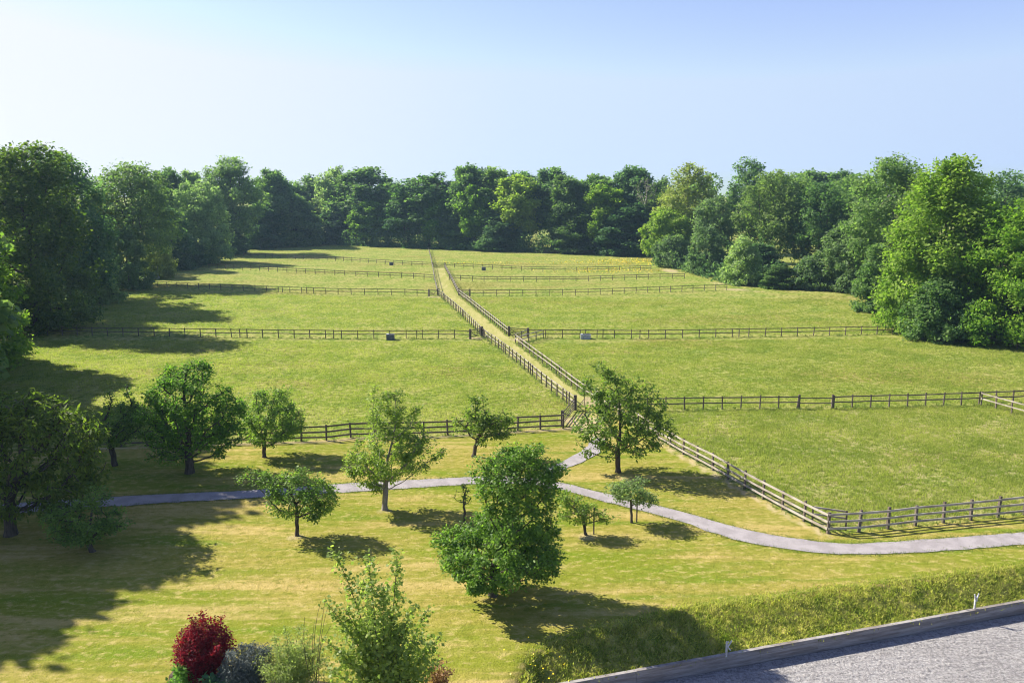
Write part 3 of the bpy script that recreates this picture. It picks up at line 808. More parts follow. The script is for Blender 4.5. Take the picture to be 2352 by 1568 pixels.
lawn_tree('tall open cherry tree with upright top shoots, beside the sloping sunlit fence', (1420,1085),
  [(1420,950,80,60),(1380,900,52,52),(1450,905,56,44),(1480,965,60,56),(1375,985,54,44),(1350,850,10,26),(1392,848,10,24),(1375,842,9,20),(1418,860,10,24),(1435,870,16,16),(1520,960,34,14),(1535,990,26,10),(1440,1020,80,24),(1375,1040,40,14),(1335,1010,26,12),(1500,1020,36,24),(1330,960,18,20),(1510,900,20,20)], (1418,1030), 'cherry', 'bark', 12, 9,
  natt=760, step=.36, dk=.42, nleaf=8200, leaf=(.21,.11), spread=.2, droop=.6)
lawn_tree('dense tall tree like two stacked domes in the middle of the lawn', (1132,1370),
  [(1190,1110,92,52),(1180,1075,66,40),(1150,1120,60,50),(1235,1140,50,60),(1195,1180,84,54),(1150,1260,130,60),(1060,1265,64,46),(1215,1240,66,60),(1240,1290,58,46),(1140,1310,100,30),(1040,1240,44,30),(1098,1222,52,36),(1110,1085,36,40),(1250,1090,40,44),(1235,1022,8,26),(1275,1080,20,16),(1285,1100,16,12),(1200,1055,60,22)], (1134,1300), 'pear', 'bark', 20, 10,
  natt=1700, step=.22, dk=.26, nleaf=30000, leaf=(.135,.085), spread=.18)
lawn_tree('thin sapling with a few leaves beside the two dome tree', (1067,1205),
  [(1064,1140,20,24),(1072,1122,14,16),(1050,1150,14,8)], (1067,1172), 'orchard', 'bark', 5, 11, natt=60, step=.16, dk=.16, nleaf=170, leaf=(.11,.06), spread=.08, tip_r=.008)
t12, m12 = lawn_tree('small sparse tree with a stake beside the two dome tree', (1347,1230),
  [(1325,1165,36,22),(1300,1150,28,18),(1365,1180,34,18),(1395,1190,22,9),(1310,1185,30,14)], (1338,1185), 'orchard', 'bark', 7, 12, natt=240, step=.2, dk=.24, nleaf=2300, leaf=(.12,.07), spread=.16)
t13, m13 = lawn_tree('small grey green staked tree beside the bend of the path', (1451,1202),
  [(1448,1130,50,20),(1420,1120,30,16),(1475,1145,32,16),(1455,1108,30,12),(1495,1150,18,10)], (1449,1152), 'willow', 'bark', 6, 13, natt=280, step=.22, dk=.27, nleaf=3000, leaf=(.12,.065), spread=.17)
for root, dx in ((t12,.42),(t13,.30)):
    m = MB(); m.box((dx,.1,.75),.07,.07,1.7); m.build('stake', MAT['wood'], root)

# woodland trees: crown of lobes round an egg-shaped centre
def wood_blobs(hgt, w, cb, rng, lobes=14, style='dome'):
    zc0 = hgt*cb; H = hgt-zc0; r = w/2; out = []
    out.append((0,0,zc0+H*.5, r*.62, r*.62, H*.40))
    for i in range(lobes):
        f = (i+.5)/lobes; z = zc0+H*(.10+.82*f)
        if style == 'dome': prof = math.sin(math.pi*min(1,(.20+.72*f)))**.6
        elif style == 'cone': prof = (1-.75*f)
        elif style == 'skirt': prof = (1-.45*f**1.6)
        elif style == 'bush': prof = (1-(.97*f)**2.4)**.5
        else: prof = .55+.45*math.sin(math.pi*f)
        a = i*2.399+rng.uniform(-.5,.5); lr = r*rng.uniform(.30,.46)
        rr = max(0, r*prof-lr*.75)
        out.append((rr*math.cos(a), rr*math.sin(a), z, lr*1.05, lr*1.05, lr*rng.uniform(.55,.8)))
    if style in ('skirt','bush'):
        for i in range(7):
            a = i*.9+rng.uniform(-.2,.2); lr = r*.40
            out.append((r*.62*math.cos(a), r*.62*math.sin(a), zc0+lr*.45, lr, lr, lr*.6))
    out.append((rng.uniform(-.1,.1)*w, 0, hgt-r*.30, r*.42, r*.42, r*.30))
    return out

def wood_mesh(hgt, w, cb, seed, style='dome', nleaf=9000, leaf=.5, dens=1.0, trunk_r=None, lobes=14):
    rng = random.Random(seed)
    blobs = wood_blobs(hgt, w, cb, rng, lobes, style); nleaf = int(nleaf*1.35); leaf *= 1.28
    top = hgt*max(cb,.18)+hgt*.14
    k = 6; chain = [np.array([rng.gauss(0,.02)*hgt*.2*(i>0), rng.gauss(0,.02)*hgt*.2*(i>0), -.2+(top+.2)*i/k]) for i in range(k+1)]
    step = max(.55, hgt*.045)
    return tree_meshes(blobs, chain, seed, natt=int(640*dens), step=step, dk=step*1.1, trunk_r=trunk_r or hgt*.017, nleaf=nleaf, leaf=(leaf,leaf*.7), spread=step*.68, flat=.75,
                       lc_max=3, tip_r=.03, rmin=.045, K=5, up=.95, power=.46, shell=.6, jitter=.2)

def joined(parts):
    V, Fc, b = [], [], 0
    for v, f in parts: V.append(v); Fc.append(f+b); b += len(v)
    return np.vstack(V), np.vstack(Fc)
POOL = {}
def pool(kind, i):
    """a few shared tree shapes, all 24 m high and 14 m wide"""
    k = (kind, i)
    if k not in POOL:
        p = {'dome':(.15,'dome',1.3),'tall':(.18,'col',1.2),'skirt':(.03,'bush',1.5),'open':(.26,'dome',.62)}[kind]
        (tv,tf),(lv,lf),limbs = wood_mesh(24, 14, p[0], 100+hash_(kind)*7+i, p[1], int(17000*p[2]), .54, p[2]*1.15, .42, 17)
        POOL[k] = (npmesh('trunk', *joined([(tv,tf)]+limbs), MAT['bark'], True), npmesh('crown', lv, lf, MAT['oak_mid']))
    return POOL[k]
def hash_(s): return sum(ord(c)*(i+1) for i, c in enumerate(s)) % 97

wrng = random.Random(21)
def wood_tree(label, cx, Y, top, wpx, kind, mat, group, seed=None, name='woodland_tree', cat='tree', own=False, bark='bark', cb=None, nleaf=16000, leaf=.36, lobes=18, style='dome', dens=1.4, base=None):
    p = at(cx, 600, Y) if base is None else None
    x = p[0] if base is None else base[0]
    hgt = at(cx, top, Y)[2]; w = wpx*pxm(Y)
    if own:
        ms = wood_mesh(hgt, w, cb if cb is not None else .2, seed, style, nleaf, leaf, dens, None, lobes)
        return make_tree(label, (x,Y), ms, bark, mat, group, name, cat)
    i = wrng.randrange(3); tm, cm = pool(kind, i)
    root = tag(empty(name, (x,Y,float(h(x,Y))), wrng.uniform(0,6.28)), label, cat, group)
    root.scale = (w/14, w/14, hgt/24)
    link('trunk', tm, root)
    c = link('crown', cm, root)
    c.material_slots[0].link = 'OBJECT'; c.material_slots[0].material = MAT[mat]
    return root

GLW, GFW, GRW = 'trees of the left wood', 'trees of the far tree line', 'trees of the right wood'
# left wood -------------------------------------------------------------
wood_tree('light green tree cut by the left edge, nearest of the left wood', -75, 86, 500, 235, 'skirt', 'bright', GLW, 31, own=True, cb=.05, style='skirt', nleaf=20000, leaf=.30, lobes=20)
wood_tree('huge dark tree with yellow lit edges at the left of the wood', 70, 112, 338, 270, 'skirt', 'walnut', GLW, 32, own=True, cb=.02, style='skirt', nleaf=34000, leaf=.34, lobes=30, dens=2.2)
wood_tree('dark treetop peeking over the huge tree at the left edge', -30, 128, 312, 190, 'dome', 'oak_dark', GLW, 33, own=True, cb=.15, nleaf=14000, leaf=.42)
wood_tree('dark round headed tree right of the huge yellow lit tree', 152, 136, 344, 205, 'dome', 'oak_dark', GLW, 34, own=True, cb=.08, nleaf=24000, leaf=.38, lobes=24, dens=1.8)
wood_tree('low bush with whitish sprays at the foot of the left wood', 222, 141, 562, 100, 'skirt', 'pale', GLW, 35, name='bush', cat='bush', own=True, cb=.02, style='bush', nleaf=9000, leaf=.30, lobes=14, dens=.9)
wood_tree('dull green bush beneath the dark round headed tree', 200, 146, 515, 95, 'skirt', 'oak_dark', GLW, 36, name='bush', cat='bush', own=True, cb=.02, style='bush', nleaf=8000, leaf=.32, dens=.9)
wood_tree('olive brown open crowned oak of the left wood', 312, 172, 364, 200, 'dome', 'oak_olive', GLW, 37, own=True, cb=.22, nleaf=16000, leaf=.40, lobes=22, dens=1.6)
wood_tree('olive willow bush spreading below the open oak', 292, 162, 525, 100, 'skirt', 'willow', GLW, 38, name='bush', cat='bush', own=True, cb=.02, style='bush', nleaf=9000, leaf=.32, dens=1.0)
wood_tree('pale yellowish thin tree between the round tree and the open oak', 248, 166, 440, 80, 'tall', 'gold', GLW, 39, own=True, cb=.15, nleaf=5500, leaf=.36, dens=.8)
wood_tree('gold willow bush glowing in the sun at the left wood edge', 360, 186, 550, 84, 'skirt', 'gold', GLW, 40, name='bush', cat='bush', own=True, cb=.02, style='bush', nleaf=8000, leaf=.32, dens=.9)
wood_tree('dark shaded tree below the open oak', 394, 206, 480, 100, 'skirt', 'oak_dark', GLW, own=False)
wood_tree('pale ash green tree standing bright in the left wood', 468, 228, 420, 140, 'skirt', 'pale', GLW, 41, own=True, cb=.04, style='skirt', nleaf=20000, leaf=.42, lobes=22, dens=1.6)
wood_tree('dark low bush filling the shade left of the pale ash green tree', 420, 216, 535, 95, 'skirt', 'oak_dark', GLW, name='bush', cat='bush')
wood_tree('small green tree behind the pale ash green one', 452, 268, 394, 80, 'dome', 'oak_mid', GLW)
wood_tree('tall domed oak rising behind the pale ash green tree', 532, 264, 362, 150, 'dome', 'oak_mid', GLW, 42, own=True, cb=.15, nleaf=16000, leaf=.50, lobes=20, dens=1.5)
wood_tree('rounded tree right of the tall domed oak', 634, 302, 391, 95, 'dome', 'oak_mid', GLW)
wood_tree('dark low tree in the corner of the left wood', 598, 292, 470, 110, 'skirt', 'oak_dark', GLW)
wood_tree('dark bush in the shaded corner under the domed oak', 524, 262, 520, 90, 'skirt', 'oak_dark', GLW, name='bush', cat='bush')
wood_tree('mid height tree where the left wood meets the far tree line', 684, 306, 448, 110, 'skirt', 'oak_mid', GLW)
wood_tree('dim green tree behind the open oak', 398, 238, 385, 90, 'dome', 'oak_mid', GLW)
# far tree line -----------------------------------------------------------
FAR = [
 (716,292,403,80,'open','oak_mid','leftmost tree of the far line, open against the sky'),
 (776,286,383,70,'open','pale','tall grey green feathery tree of the far line'),
 (838,288,388,110,'open','oak_mid','wide open crowned tree with dark forked trunk in the far line'),
 (858,272,462,76,'dome','bright','low bright round tree in front of the wide open crowned one'),
 (893,292,419,70,'dome','oak_mid','middle sized tree right of the wide open crowned one'),
 (985,288,398,135,'open','oak_mid','broad domed tree left of the track end in the far line'),
 (1010,274,450,66,'dome','bright','small light tree in front of the broad domed one'),
 (940,276,462,90,'tall','oak_dark','dark narrow tree left of where the track ends'),
 (1082,284,381,85,'dome','oak_mid','tall tree right of the sky gap above the track'),
 (1136,286,386,82,'dome','oak_mid','twin of the tall tree right of the sky gap, standing just right of it'),
 (1092,272,428,72,'tall','bright','light tree in front of the two tall ones'),
 (1196,276,404,88,'tall','lime','yellow green tree with a thick dark trunk in the far line'),
 (1200,300,396,90,'dome','oak_dark','dark tree behind the yellow green one with thick trunk'),
 (1268,288,389,90,'open','oak_dark','dark flat topped tree in the middle of the far line'),
 (1302,274,406,78,'tall','oak_olive','brownish olive tree right of the dark flat topped one'),
 (1322,268,470,90,'skirt','oak_olive','olive leaved tree below the brownish olive one'),
 (1368,284,402,90,'dome','oak_mid','tufted tree right of the sky notch in the far line'),
 (1384,268,425,80,'dome','bright','light green tree in front of the tufted one'),
 (1452,290,383,90,'dome','oak_dark','high dark domed tree near the right wood'),
 (1440,262,470,100,'skirt','oak_dark','low dark tree beneath the high dark domed tree'),
 (1516,272,408,66,'open','oak_olive','thin sparse topped tree next to the right wood'),
 (650,276,410,80,'open','oak_mid','leafy tree in the gap before the far line'),
 (1150,268,490,80,'skirt','oak_dark','low dark tree under the twin tall trees'),
 (1046,276,480,70,'skirt','oak_dark','low dark tree just right of the end of the track'),
 (775,276,480,80,'skirt','oak_dark','low dark tree under the grey green feathery one'),
]
def far_line(cx): return gp(cx, float(np.interp(cx, (640,720,985,1230,1490), (561,561,574,583,590))))[1]
for cx,Y,top,w,k,mt,lb in FAR: wood_tree(lb, cx, far_line(cx)+5+(Y-262)*.5, top, w*1.35, k, mt, GFW)
# bare crowned tree near the right wood
def bare_tree(label, cx, Y, top, wpx, group):
    rng = np.random.default_rng(77); p = at(cx,600,Y); hgt = at(cx,top,Y)[2]; w = wpx*pxm(Y)
    blobs = [(0,0,hgt*.8,w*.5,w*.5,hgt*.18)]
    chain = [np.array([0,0,hgt*.6*i/5]) for i in range(6)]
    N, par, rad, lc = skeleton(blobs, chain, rng, 150, .9, .9, .35, .05, .5, .5, .1)
    tv, tf = tubes(N, par, rad, 5, 0)
    root = tag(empty('bare_tree', (p[0],Y,float(h(p[0],Y)))), label, 'tree', group)
    link('trunk', npmesh('trunk', tv, tf, MAT['bark_pale'], True), root)
    tw = N[rng.choice(len(N), 500)]; tw = tw[tw[:,2]>hgt*.45]+rng.normal(0,.4,(int((tw[:,2]>hgt*.45).sum()),3))
    lv, lf = leaves(tw, .4, .25, rng, np.array([0,0,hgt*.7]))
    link('crown', npmesh('crown', lv, lf, MAT['oak_olive']), root)
bare_tree('nearly leafless tree with pale bare branches before the high dark domed tree', 1478, 258, 404, 56, GFW)
# right wood --------------------------------------------------------------
wood_tree('low yellowish oak reaching left from the tip of the right wood', 1530, 226, 478, 120, 'dome', 'lime', GRW, 51, own=True, cb=.10, nleaf=10000, leaf=.46, dens=1.2)
wood_tree('yellow green oak with thin sky lit top at the tip of the right wood', 1578, 234, 382, 140, 'dome', 'gold', GRW, 52, own=True, cb=.15, nleaf=13000, leaf=.46, lobes=20, dens=1.4, bark='bark_pale')
wood_tree('ash with a pale curving trunk in the right wood', 1636, 212, 452, 110, 'open', 'willow', GRW, 53, own=True, cb=.25, nleaf=8000, leaf=.42, dens=1.2, bark='bark_pale')
wood_tree('dark domed tree highest above the left part of the right wood', 1712, 262, 367, 125, 'dome', 'oak_mid', GRW, 54, own=True, cb=.2, nleaf=12000, leaf=.52)
wood_tree('spreading oak with dark crooked limbs in the right wood', 1768, 204, 394, 165, 'dome', 'oak_olive', GRW, 55, own=True, cb=.18, nleaf=15000, leaf=.42, lobes=22, dens=1.6)
wood_tree('green oak right of the crooked limbed one', 1880, 196, 418, 150, 'dome', 'oak_mid', GRW, 56, own=True, cb=.12, nleaf=15000, leaf=.42, lobes=20, dens=1.5)
wood_tree('flat canopied tree far behind the green oak', 1850, 290, 392, 110, 'dome', 'oak_mid', GRW)
wood_tree('flat canopied tree next along the skyline behind the right wood', 1920, 285, 394, 110, 'dome', 'oak_mid', GRW)
wood_tree('dark oak with two raised top boughs beside the tall yellow green tree', 2040, 152, 358, 200, 'dome', 'oak_mid', GRW, 57, own=True, cb=.16, nleaf=20000, leaf=.38, lobes=22, dens=1.7, bark='bark_pale')
wood_tree('small green tree filling the gap behind the two bough oak', 1970, 190, 425, 110, 'dome', 'oak_mid', GRW)
wood_tree('willow bush at the tip of the right wood', 1545, 214, 545, 95, 'skirt', 'willow', GRW, 58, name='bush', cat='bush', own=True, cb=.01, style='bush', nleaf=8000, leaf=.38)
wood_tree('rounded willow bush below the pale trunked ash', 1622, 194, 520, 92, 'skirt', 'willow', GRW, 59, name='bush', cat='bush', own=True, cb=.01, style='bush', nleaf=9000, leaf=.36)
wood_tree('light green bush standing by the bare earth gap', 1706, 172, 545, 88, 'skirt', 'pale', GRW, 60, name='bush', cat='bush', own=True, cb=.01, style='bush', nleaf=8500, leaf=.34)
wood_tree('dark bush under the crooked limbed oak', 1745, 185, 560, 100, 'skirt', 'oak_dark', GRW, name='bush', cat='bush')
wood_tree('low dark bush right of the bare earth gap', 1790, 166, 606, 80, 'skirt', 'oak_mid', GRW, name='bush', cat='bush')
wood_tree('low pale bush left of the large grey willow', 1862, 164, 588, 80, 'skirt', 'willow', GRW, 61, name='bush', cat='bush', own=True, cb=.01, style='bush', nleaf=6500, leaf=.34)
wood_tree('large grey green willow in the middle of the right wood edge', 1950, 160, 506, 135, 'skirt', 'willow', GRW, 62, own=True, cb=.03, style='bush', nleaf=15000, leaf=.34, lobes=20, dens=1.4)
wood_tree('round dark green bush left of the tall yellow green tree', 2020, 132, 560, 100, 'skirt', 'oak_mid', GRW, 63, name='bush', cat='bush', own=True, cb=.01, style='bush', nleaf=12000, leaf=.28, lobes=18, dens=1.2)
wood_tree('tall yellow green tree with foliage to the ground at the right', 2160, 110, 364, 236, 'skirt', 'lime', GRW, 64, own=True, cb=.02, style='skirt', nleaf=44000, leaf=.32, lobes=34, dens=2.6)
wood_tree('deep green bush skirting the foot of the tall yellow green tree', 2165, 105, 640, 150, 'skirt', 'oak_mid', GRW, 65, name='bush', cat='bush', own=True, cb=.01, style='bush', nleaf=14000, leaf=.27, lobes=18, dens=1.3)
wood_tree('bright green tree cut by the right edge', 2345, 102, 462, 265, 'skirt', 'bright', GRW, 66, own=True, cb=.05, style='skirt', nleaf=36000, leaf=.31, lobes=30, dens=2.2)
wood_tree('bluish dark tree behind, between the two right hand trees', 2300, 205, 392, 130, 'dome', 'oak_dark', GRW, 67, own=True, cb=.12, nleaf=12000, leaf=.46)
wood_tree('dark tree behind at the right edge', 2400, 190, 396, 120, 'dome', 'oak_dark', GRW)

# trees just outside the frame at the left, whose shade falls on the lawn and the paddock
for k, (x, y, hh, w) in enumerate(((-56,72,28,15),(-51.5,61,28.5,15),(-49,52,27,14),(-47.5,44.5,23,12),(-58,47,25,14),(-60,60,28,16),(-71,88,26,15),(-88,103,26,15))):
    tm, cm = pool('skirt' if k not in (3,4) else 'dome', k % 3)
    root = tag(empty('shade_tree', (x,y,0), k*1.3), 'tall tree just outside the frame on the left, its shade on the grass', 'tree', 'trees outside the frame on the left')
    root.scale = (w/14, w/14, hh/24); link('trunk', tm, root); c = link('crown', cm, root)
    c.material_slots[0].link = 'OBJECT'; c.material_slots[0].material = MAT['oak_mid']

# far-off canopy behind the front trees, and the undergrowth at their feet (masses)
def leaf_cloud(centres, rng, n, leaf):
    B = np.array(centres); P = blob_points(centres, n, rng, .8)
    P[:,2] = np.maximum(P[:,2], .15)
    V, Fq = leaves(P, leaf, leaf*.7, rng, B[:,:3].mean(0)-np.array([0,0,30]), up=.8)
    return V, Fq
rng = np.random.default_rng(5); cen = []
for cx, Y, top, w in [(60,150,372,120),(160,170,372,110),(250,200,410,90),(360,225,405,90),(430,262,412,70),(500,262,402,90),(580,270,410,80),
                      (1640,262,402,90),(1600,280,405,70),(1780,250,402,110),(1860,240,410,110),(1950,230,410,110),(2060,220,402,120),(2140,240,398,120),(2220,235,404,110),(2330,250,402,110),(2440,230,404,110),(-60,170,380,110)]:
    t = at(cx,top,Y); w_m = w*pxm(Y)/2
    for k in range(5):
        zz = t[2]-rng.uniform(2,13) if k else t[2]-2.6
        cen.append((t[0]+rng.normal(0,.6)*w_m, Y+rng.normal(0,4), max(2.5,zz), w_m*.62, w_m*.62, 3.0))
v, f = leaf_cloud(cen, rng, 46000, .75)
stuff('distant_wood', [(v,f)], MAT['oak_mid'], 'mass of treetops deep in the woods on both sides', 'wood')
rng = np.random.default_rng(6); cen = []
def under(pts, per, zmax, back):
    for a, b in zip(pts[:-1], pts[1:]):
        L = np.linalg.norm(b-a); d = (b-a)/L; nrm = np.array([-d[1],d[0]])
        for k in range(int(L/per)):
            p = a+d*rng.uniform(0,L)+nrm*rng.uniform(0,back); r = rng.uniform(.8,1.9); z = rng.uniform(.5,zmax)
            cen.append((p[0],p[1],z*.5,r,r,z*.55+.3))
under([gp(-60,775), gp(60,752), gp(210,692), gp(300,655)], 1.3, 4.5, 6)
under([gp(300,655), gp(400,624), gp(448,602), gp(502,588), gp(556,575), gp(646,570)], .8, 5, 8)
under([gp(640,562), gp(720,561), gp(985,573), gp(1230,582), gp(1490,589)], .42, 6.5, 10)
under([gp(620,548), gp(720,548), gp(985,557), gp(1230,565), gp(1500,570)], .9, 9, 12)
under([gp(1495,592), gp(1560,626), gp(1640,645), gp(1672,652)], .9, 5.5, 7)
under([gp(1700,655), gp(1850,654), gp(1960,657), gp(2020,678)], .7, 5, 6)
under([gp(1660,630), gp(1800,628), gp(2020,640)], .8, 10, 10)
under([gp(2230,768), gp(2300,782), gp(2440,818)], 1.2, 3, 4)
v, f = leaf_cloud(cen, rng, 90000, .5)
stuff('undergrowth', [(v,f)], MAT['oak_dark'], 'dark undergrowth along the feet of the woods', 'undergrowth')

# ------------------------------------------------------------------ border shrubs, bottom left
def stem_shrub(label, base, tips, mat, seed, leaf=(.12,.09), nleaf=6000, start=.25, rad=.22, stem_r=.02, taper=.5, name='shrub', cat='shrub', group='border shrubs', droop=0.3, bend=.25, top_bare=0.0, stemmat='bark', sub=0, fill=(), nfill=0):
    rng = np.random.default_rng(seed); o = np.array([base[0],base[1],0.0]); A = []; V=[];Fq=[];b0=0; P = []; W = []
    T = list(tips)
    for k in range(sub):
        a = T[rng.integers(len(tips))]; q = rng.uniform(.45,.9); T.append(a*q+np.array([rng.normal(0,.35),rng.normal(0,.35),rng.normal(0,.15)])*np.linalg.norm(a)*.5)
    for t in T:
        t = np.array(t); L = np.linalg.norm(t); k = 7
        c = np.array([t[0]*.25,t[1]*.25,t[2]*.55])+rng.normal(0,.04,3)*L*bend*3
        f = np.linspace(0,1,k)[:,None]; s0 = np.array([rng.normal(0,.12),rng.normal(0,.12),-.05])
        N = s0*(1-f)**2+2*c*f*(1-f)+t*f*f
        par = np.arange(-1,k-1); r = stem_r*(1-.8*f[:,0])+.003
        v, q = tubes(N, par, r, 5, 0); V.append(v); Fq.append(q+b0); b0 += len(v)
        m = int(nleaf*L/sum(np.linalg.norm(x) for x in T))
        ff = rng.uniform(start, 1-top_bare, m)[:,None]
        pc = s0*(1-ff)**2+2*c*ff*(1-ff)+t*ff*ff
        # leaves sit in whorls along the stem
        P.append(pc+rng.normal(0,1,(m,3))*(rad*(1-taper*ff))*np.array([1,1,.8]))
    if nfill:
        m = pxm(base[1]); B = []
        for cx,cy,rx,ry in fill: c = at(cx,cy,base[1])-o; B.append((c[0],c[1],c[2],rx*m,rx*m,ry*m))
        P.append(blob_points(B, nfill, rng, .75)+rng.normal(0,.05,(nfill,3)))
    P = np.vstack(P); P = P[P[:,2]>.05]
    lv, lf = leaves(P, leaf[0], leaf[1], rng, np.array([0,0,np.mean(P[:,2])*.6]), up=.6, droop=droop)
    root = tag(empty(name, (base[0],base[1],float(h(*base)))), label, cat, group)
    link('stems', npmesh('stems', np.vstack(V), np.vstack(Fq), MAT[stemmat], True), root)
    link('foliage', npmesh('foliage', lv, lf, MAT[mat]), root)
    return root

def tips_px(base, pts, rng, dy=.5):
    o = np.array([base[0],base[1],0.0]); return [at(x,y,base[1]+rng.normal(0,dy))-o for x,y in pts]
rs = np.random.default_rng(3)
b = gp(885,1655)
stem_shrub('tall upright maple like shrub with long leafy shoots, bottom centre left', b,
   tips_px(b, [(768,1268),(845,1285),(912,1272),(835,1335),(752,1390),(790,1400),(880,1345),(905,1400),(950,1395),(985,1400),(1010,1465),(985,1500),(960,1470),(930,1440),(740,1470),(790,1500),(830,1440),(865,1450),(1010,1520),(755,1540),(830,1530),(900,1520),(960,1540)], rs), 'maple', 71, fill=[(880,1510,80,50),(820,1480,46,60),(950,1500,50,46),(870,1570,120,50),(950,1500,46,46),(800,1490,40,50)], nfill=1800,
   leaf=(.115,.105), nleaf=11500, start=.2, rad=.22, stem_r=.03, taper=.42, bend=.2)
b = gp(470,1566)
stem_shrub('deep red barberry shrub at the left end of the border', b,
   tips_px(b, [(440,1418),(468,1410),(512,1418),(425,1450),(410,1480),(530,1455),(490,1440),(455,1450),(535,1490),(408,1515),(425,1540),(520,1530),(475,1470),(500,1490),(450,1500),(440,1478)], rs, .35), 'barberry', 72, fill=[(470,1490,52,50),(440,1500,36,44),(505,1485,32,46),(470,1450,36,26),(430,1470,24,26),(470,1535,46,26)], nfill=9000,
   leaf=(.085,.05), nleaf=12000, start=.18, rad=.17, stem_r=.014, taper=.5, sub=26, bend=.3)
b = gp(555,1590)
stem_shrub('blue grey fine leaved shrub right of the red barberry', b,
   tips_px(b, [(525,1500),(555,1482),(585,1478),(610,1492),(515,1530),(600,1520),(560,1510),(530,1555),(580,1545),(610,1550)], rs, .4), 'sage', 73, fill=[(560,1525,46,34),(590,1515,34,30),(535,1545,30,28),(580,1555,46,28)], nfill=9000,
   leaf=(.10,.026), nleaf=12000, start=.2, rad=.15, stem_r=.014, sub=24)
b = gp(668,1600)
stem_shrub('feathery pale green willow like shrub between the grey shrub and the tall maple like one', b,
   tips_px(b, [(600,1490),(630,1465),(655,1445),(690,1440),(720,1455),(735,1480),(640,1500),(700,1490),(600,1530),(740,1530),(670,1480),(665,1530)], rs, .5), 'twiggy', 74, fill=[(660,1530,60,40),(700,1515,40,36),(620,1520,36,30),(690,1555,80,40)], nfill=4500,
   leaf=(.095,.034), nleaf=11000, start=.2, rad=.17, stem_r=.012, sub=30)
b = gp(725,1610)
stem_shrub('thin bare stems rising over the feathery pale shrub', b,
   tips_px(b, [(737,1383),(748,1375),(722,1432),(700,1420),(752,1400),(760,1440),(690,1470)], rs, .3), 'twiggy', 75,
   leaf=(.05,.02), nleaf=60, start=.5, rad=.05, stem_r=.014, name='twig_shrub', bend=.5)
b = gp(432,1578)
stem_shrub('low fresh green herb under the red barberry', b, tips_px(b, [(410,1540),(430,1530),(450,1545),(395,1560),(465,1560)], rs, .3), 'herb', 76, leaf=(.13,.08), nleaf=1500, start=.1, rad=.2, stem_r=.01, sub=8, name='herb', cat='plant')
b = gp(510,1590)
stem_shrub('low blue green leafy plant below the barberry and grey shrub', b, tips_px(b, [(480,1558),(510,1552),(535,1562),(500,1570)], rs, .3), 'hosta', 77, leaf=(.22,.13), nleaf=700, start=.1, rad=.22, stem_r=.01, sub=6, name='leafy_plant', cat='plant')
b = gp(1000,1600)
stem_shrub('russet shrub peeking out right of the tall maple like shrub', b, tips_px(b, [(985,1530),(1010,1520),(1022,1545),(975,1560),(1030,1568)], rs, .3), 'russet', 78, leaf=(.11,.05), nleaf=2200, start=.15, rad=.2, stem_r=.012, sub=10)
# soil of the bed
bed = [gp(*p) for p in ((388,1555),(400,1540),(440,1550),(520,1545),(600,1560),(760,1570),(900,1585),(1040,1590),(1060,1680),(380,1680))]
n_ = len(bed); V = [(p[0],p[1],float(h(*p))+.03) for p in bed]
me = bpy.data.meshes.new('flower_bed'); me.from_pydata(V, [], [list(range(n_))[::-1]]); me.update(); me.materials.append(MAT['soil'])
tag(link('flower_bed', me), kind='structure')

# ------------------------------------------------------------------ rough grass and flowers (uncountable)
rng = np.random.default_rng(8)
k = 11500; wd = np.linalg.norm(BANK_V[:-1,-1,:2]-BANK_V[:-1,0,:2],axis=1)*np.linalg.norm(np.diff(BANK_V[:,8,:2],axis=0),axis=1); i = rng.choice(BANK_V.shape[0]-1, k, p=wd/wd.sum()); j = rng.integers(1, 15, k); f = rng.uniform(0,1,(k,2,1))
bpz = BANK_V[i,j]*(1-f[:,0])+BANK_V[i+1,np.minimum(j,15)]*f[:,0]; bpz = bpz*(1-f[:,1])+BANK_V[i,j+1]*f[:,1]
stuff('bank_grass', [blades(bpz[:6500], 7, .05,.14,.05,.17, 21, 1.3), blades(bpz[10200:], 12, .10,.24,.035,.13, 22, 1.0)], MAT['tuft2'], 'long tufted grass covering the bank above the arena', 'grass')
vg = []
for q, (pts, per) in enumerate(((F2,7),(F3,7),([gp(130,773),gp(359,775),gp(790,780),gp(1045,779)],5),([gp(1255,777),gp(1485,778),gp(1766,773),gp(2044,767)],5),
        ([gp(1480,946),gp(1583,941),gp(1831,939),gp(2236,931),gp(2400,924)],7),([gp(1107,773),gp(1014,683)],5),([gp(1169,772),gp(1054,678)],5),
        ([gp(408,662),gp(779,676),gp(985,681)],2.5),([gp(1079,681),gp(1334,679),gp(1669,666)],2.5),(F7,3),(F4,3),([gp(1198,791),gp(1248,777)],14),(F1,2.2))):
    vg.append(blades(along(pts, per, .22, 40+q), 7, .12,.34,.045,.10, 60+q, .4))
for q, pl in enumerate(([gp(a,c) for a,b,c in PR],[gp(a,b) for a,b,c in PR])): vg.append(blades(along(pl, 26, .10, 80+q, -.03 if q==0 else .03), 4, .04,.12,.04,.07, 90+q, .8))
stuff('verge_grass', vg, MAT['verge'], 'long dark grass growing along the foot of the fences', 'grass')
lw = blades(scatter([(230,1060),(700,1030),(1290,1000),(1560,1060),(1880,1235),(2352,1215),(2352,1300),(1230,1500),(1150,1640),(-100,1640),(-100,1060)], 30000, 9, 2), 4, .03,.07,.03,.10, 31, .6)
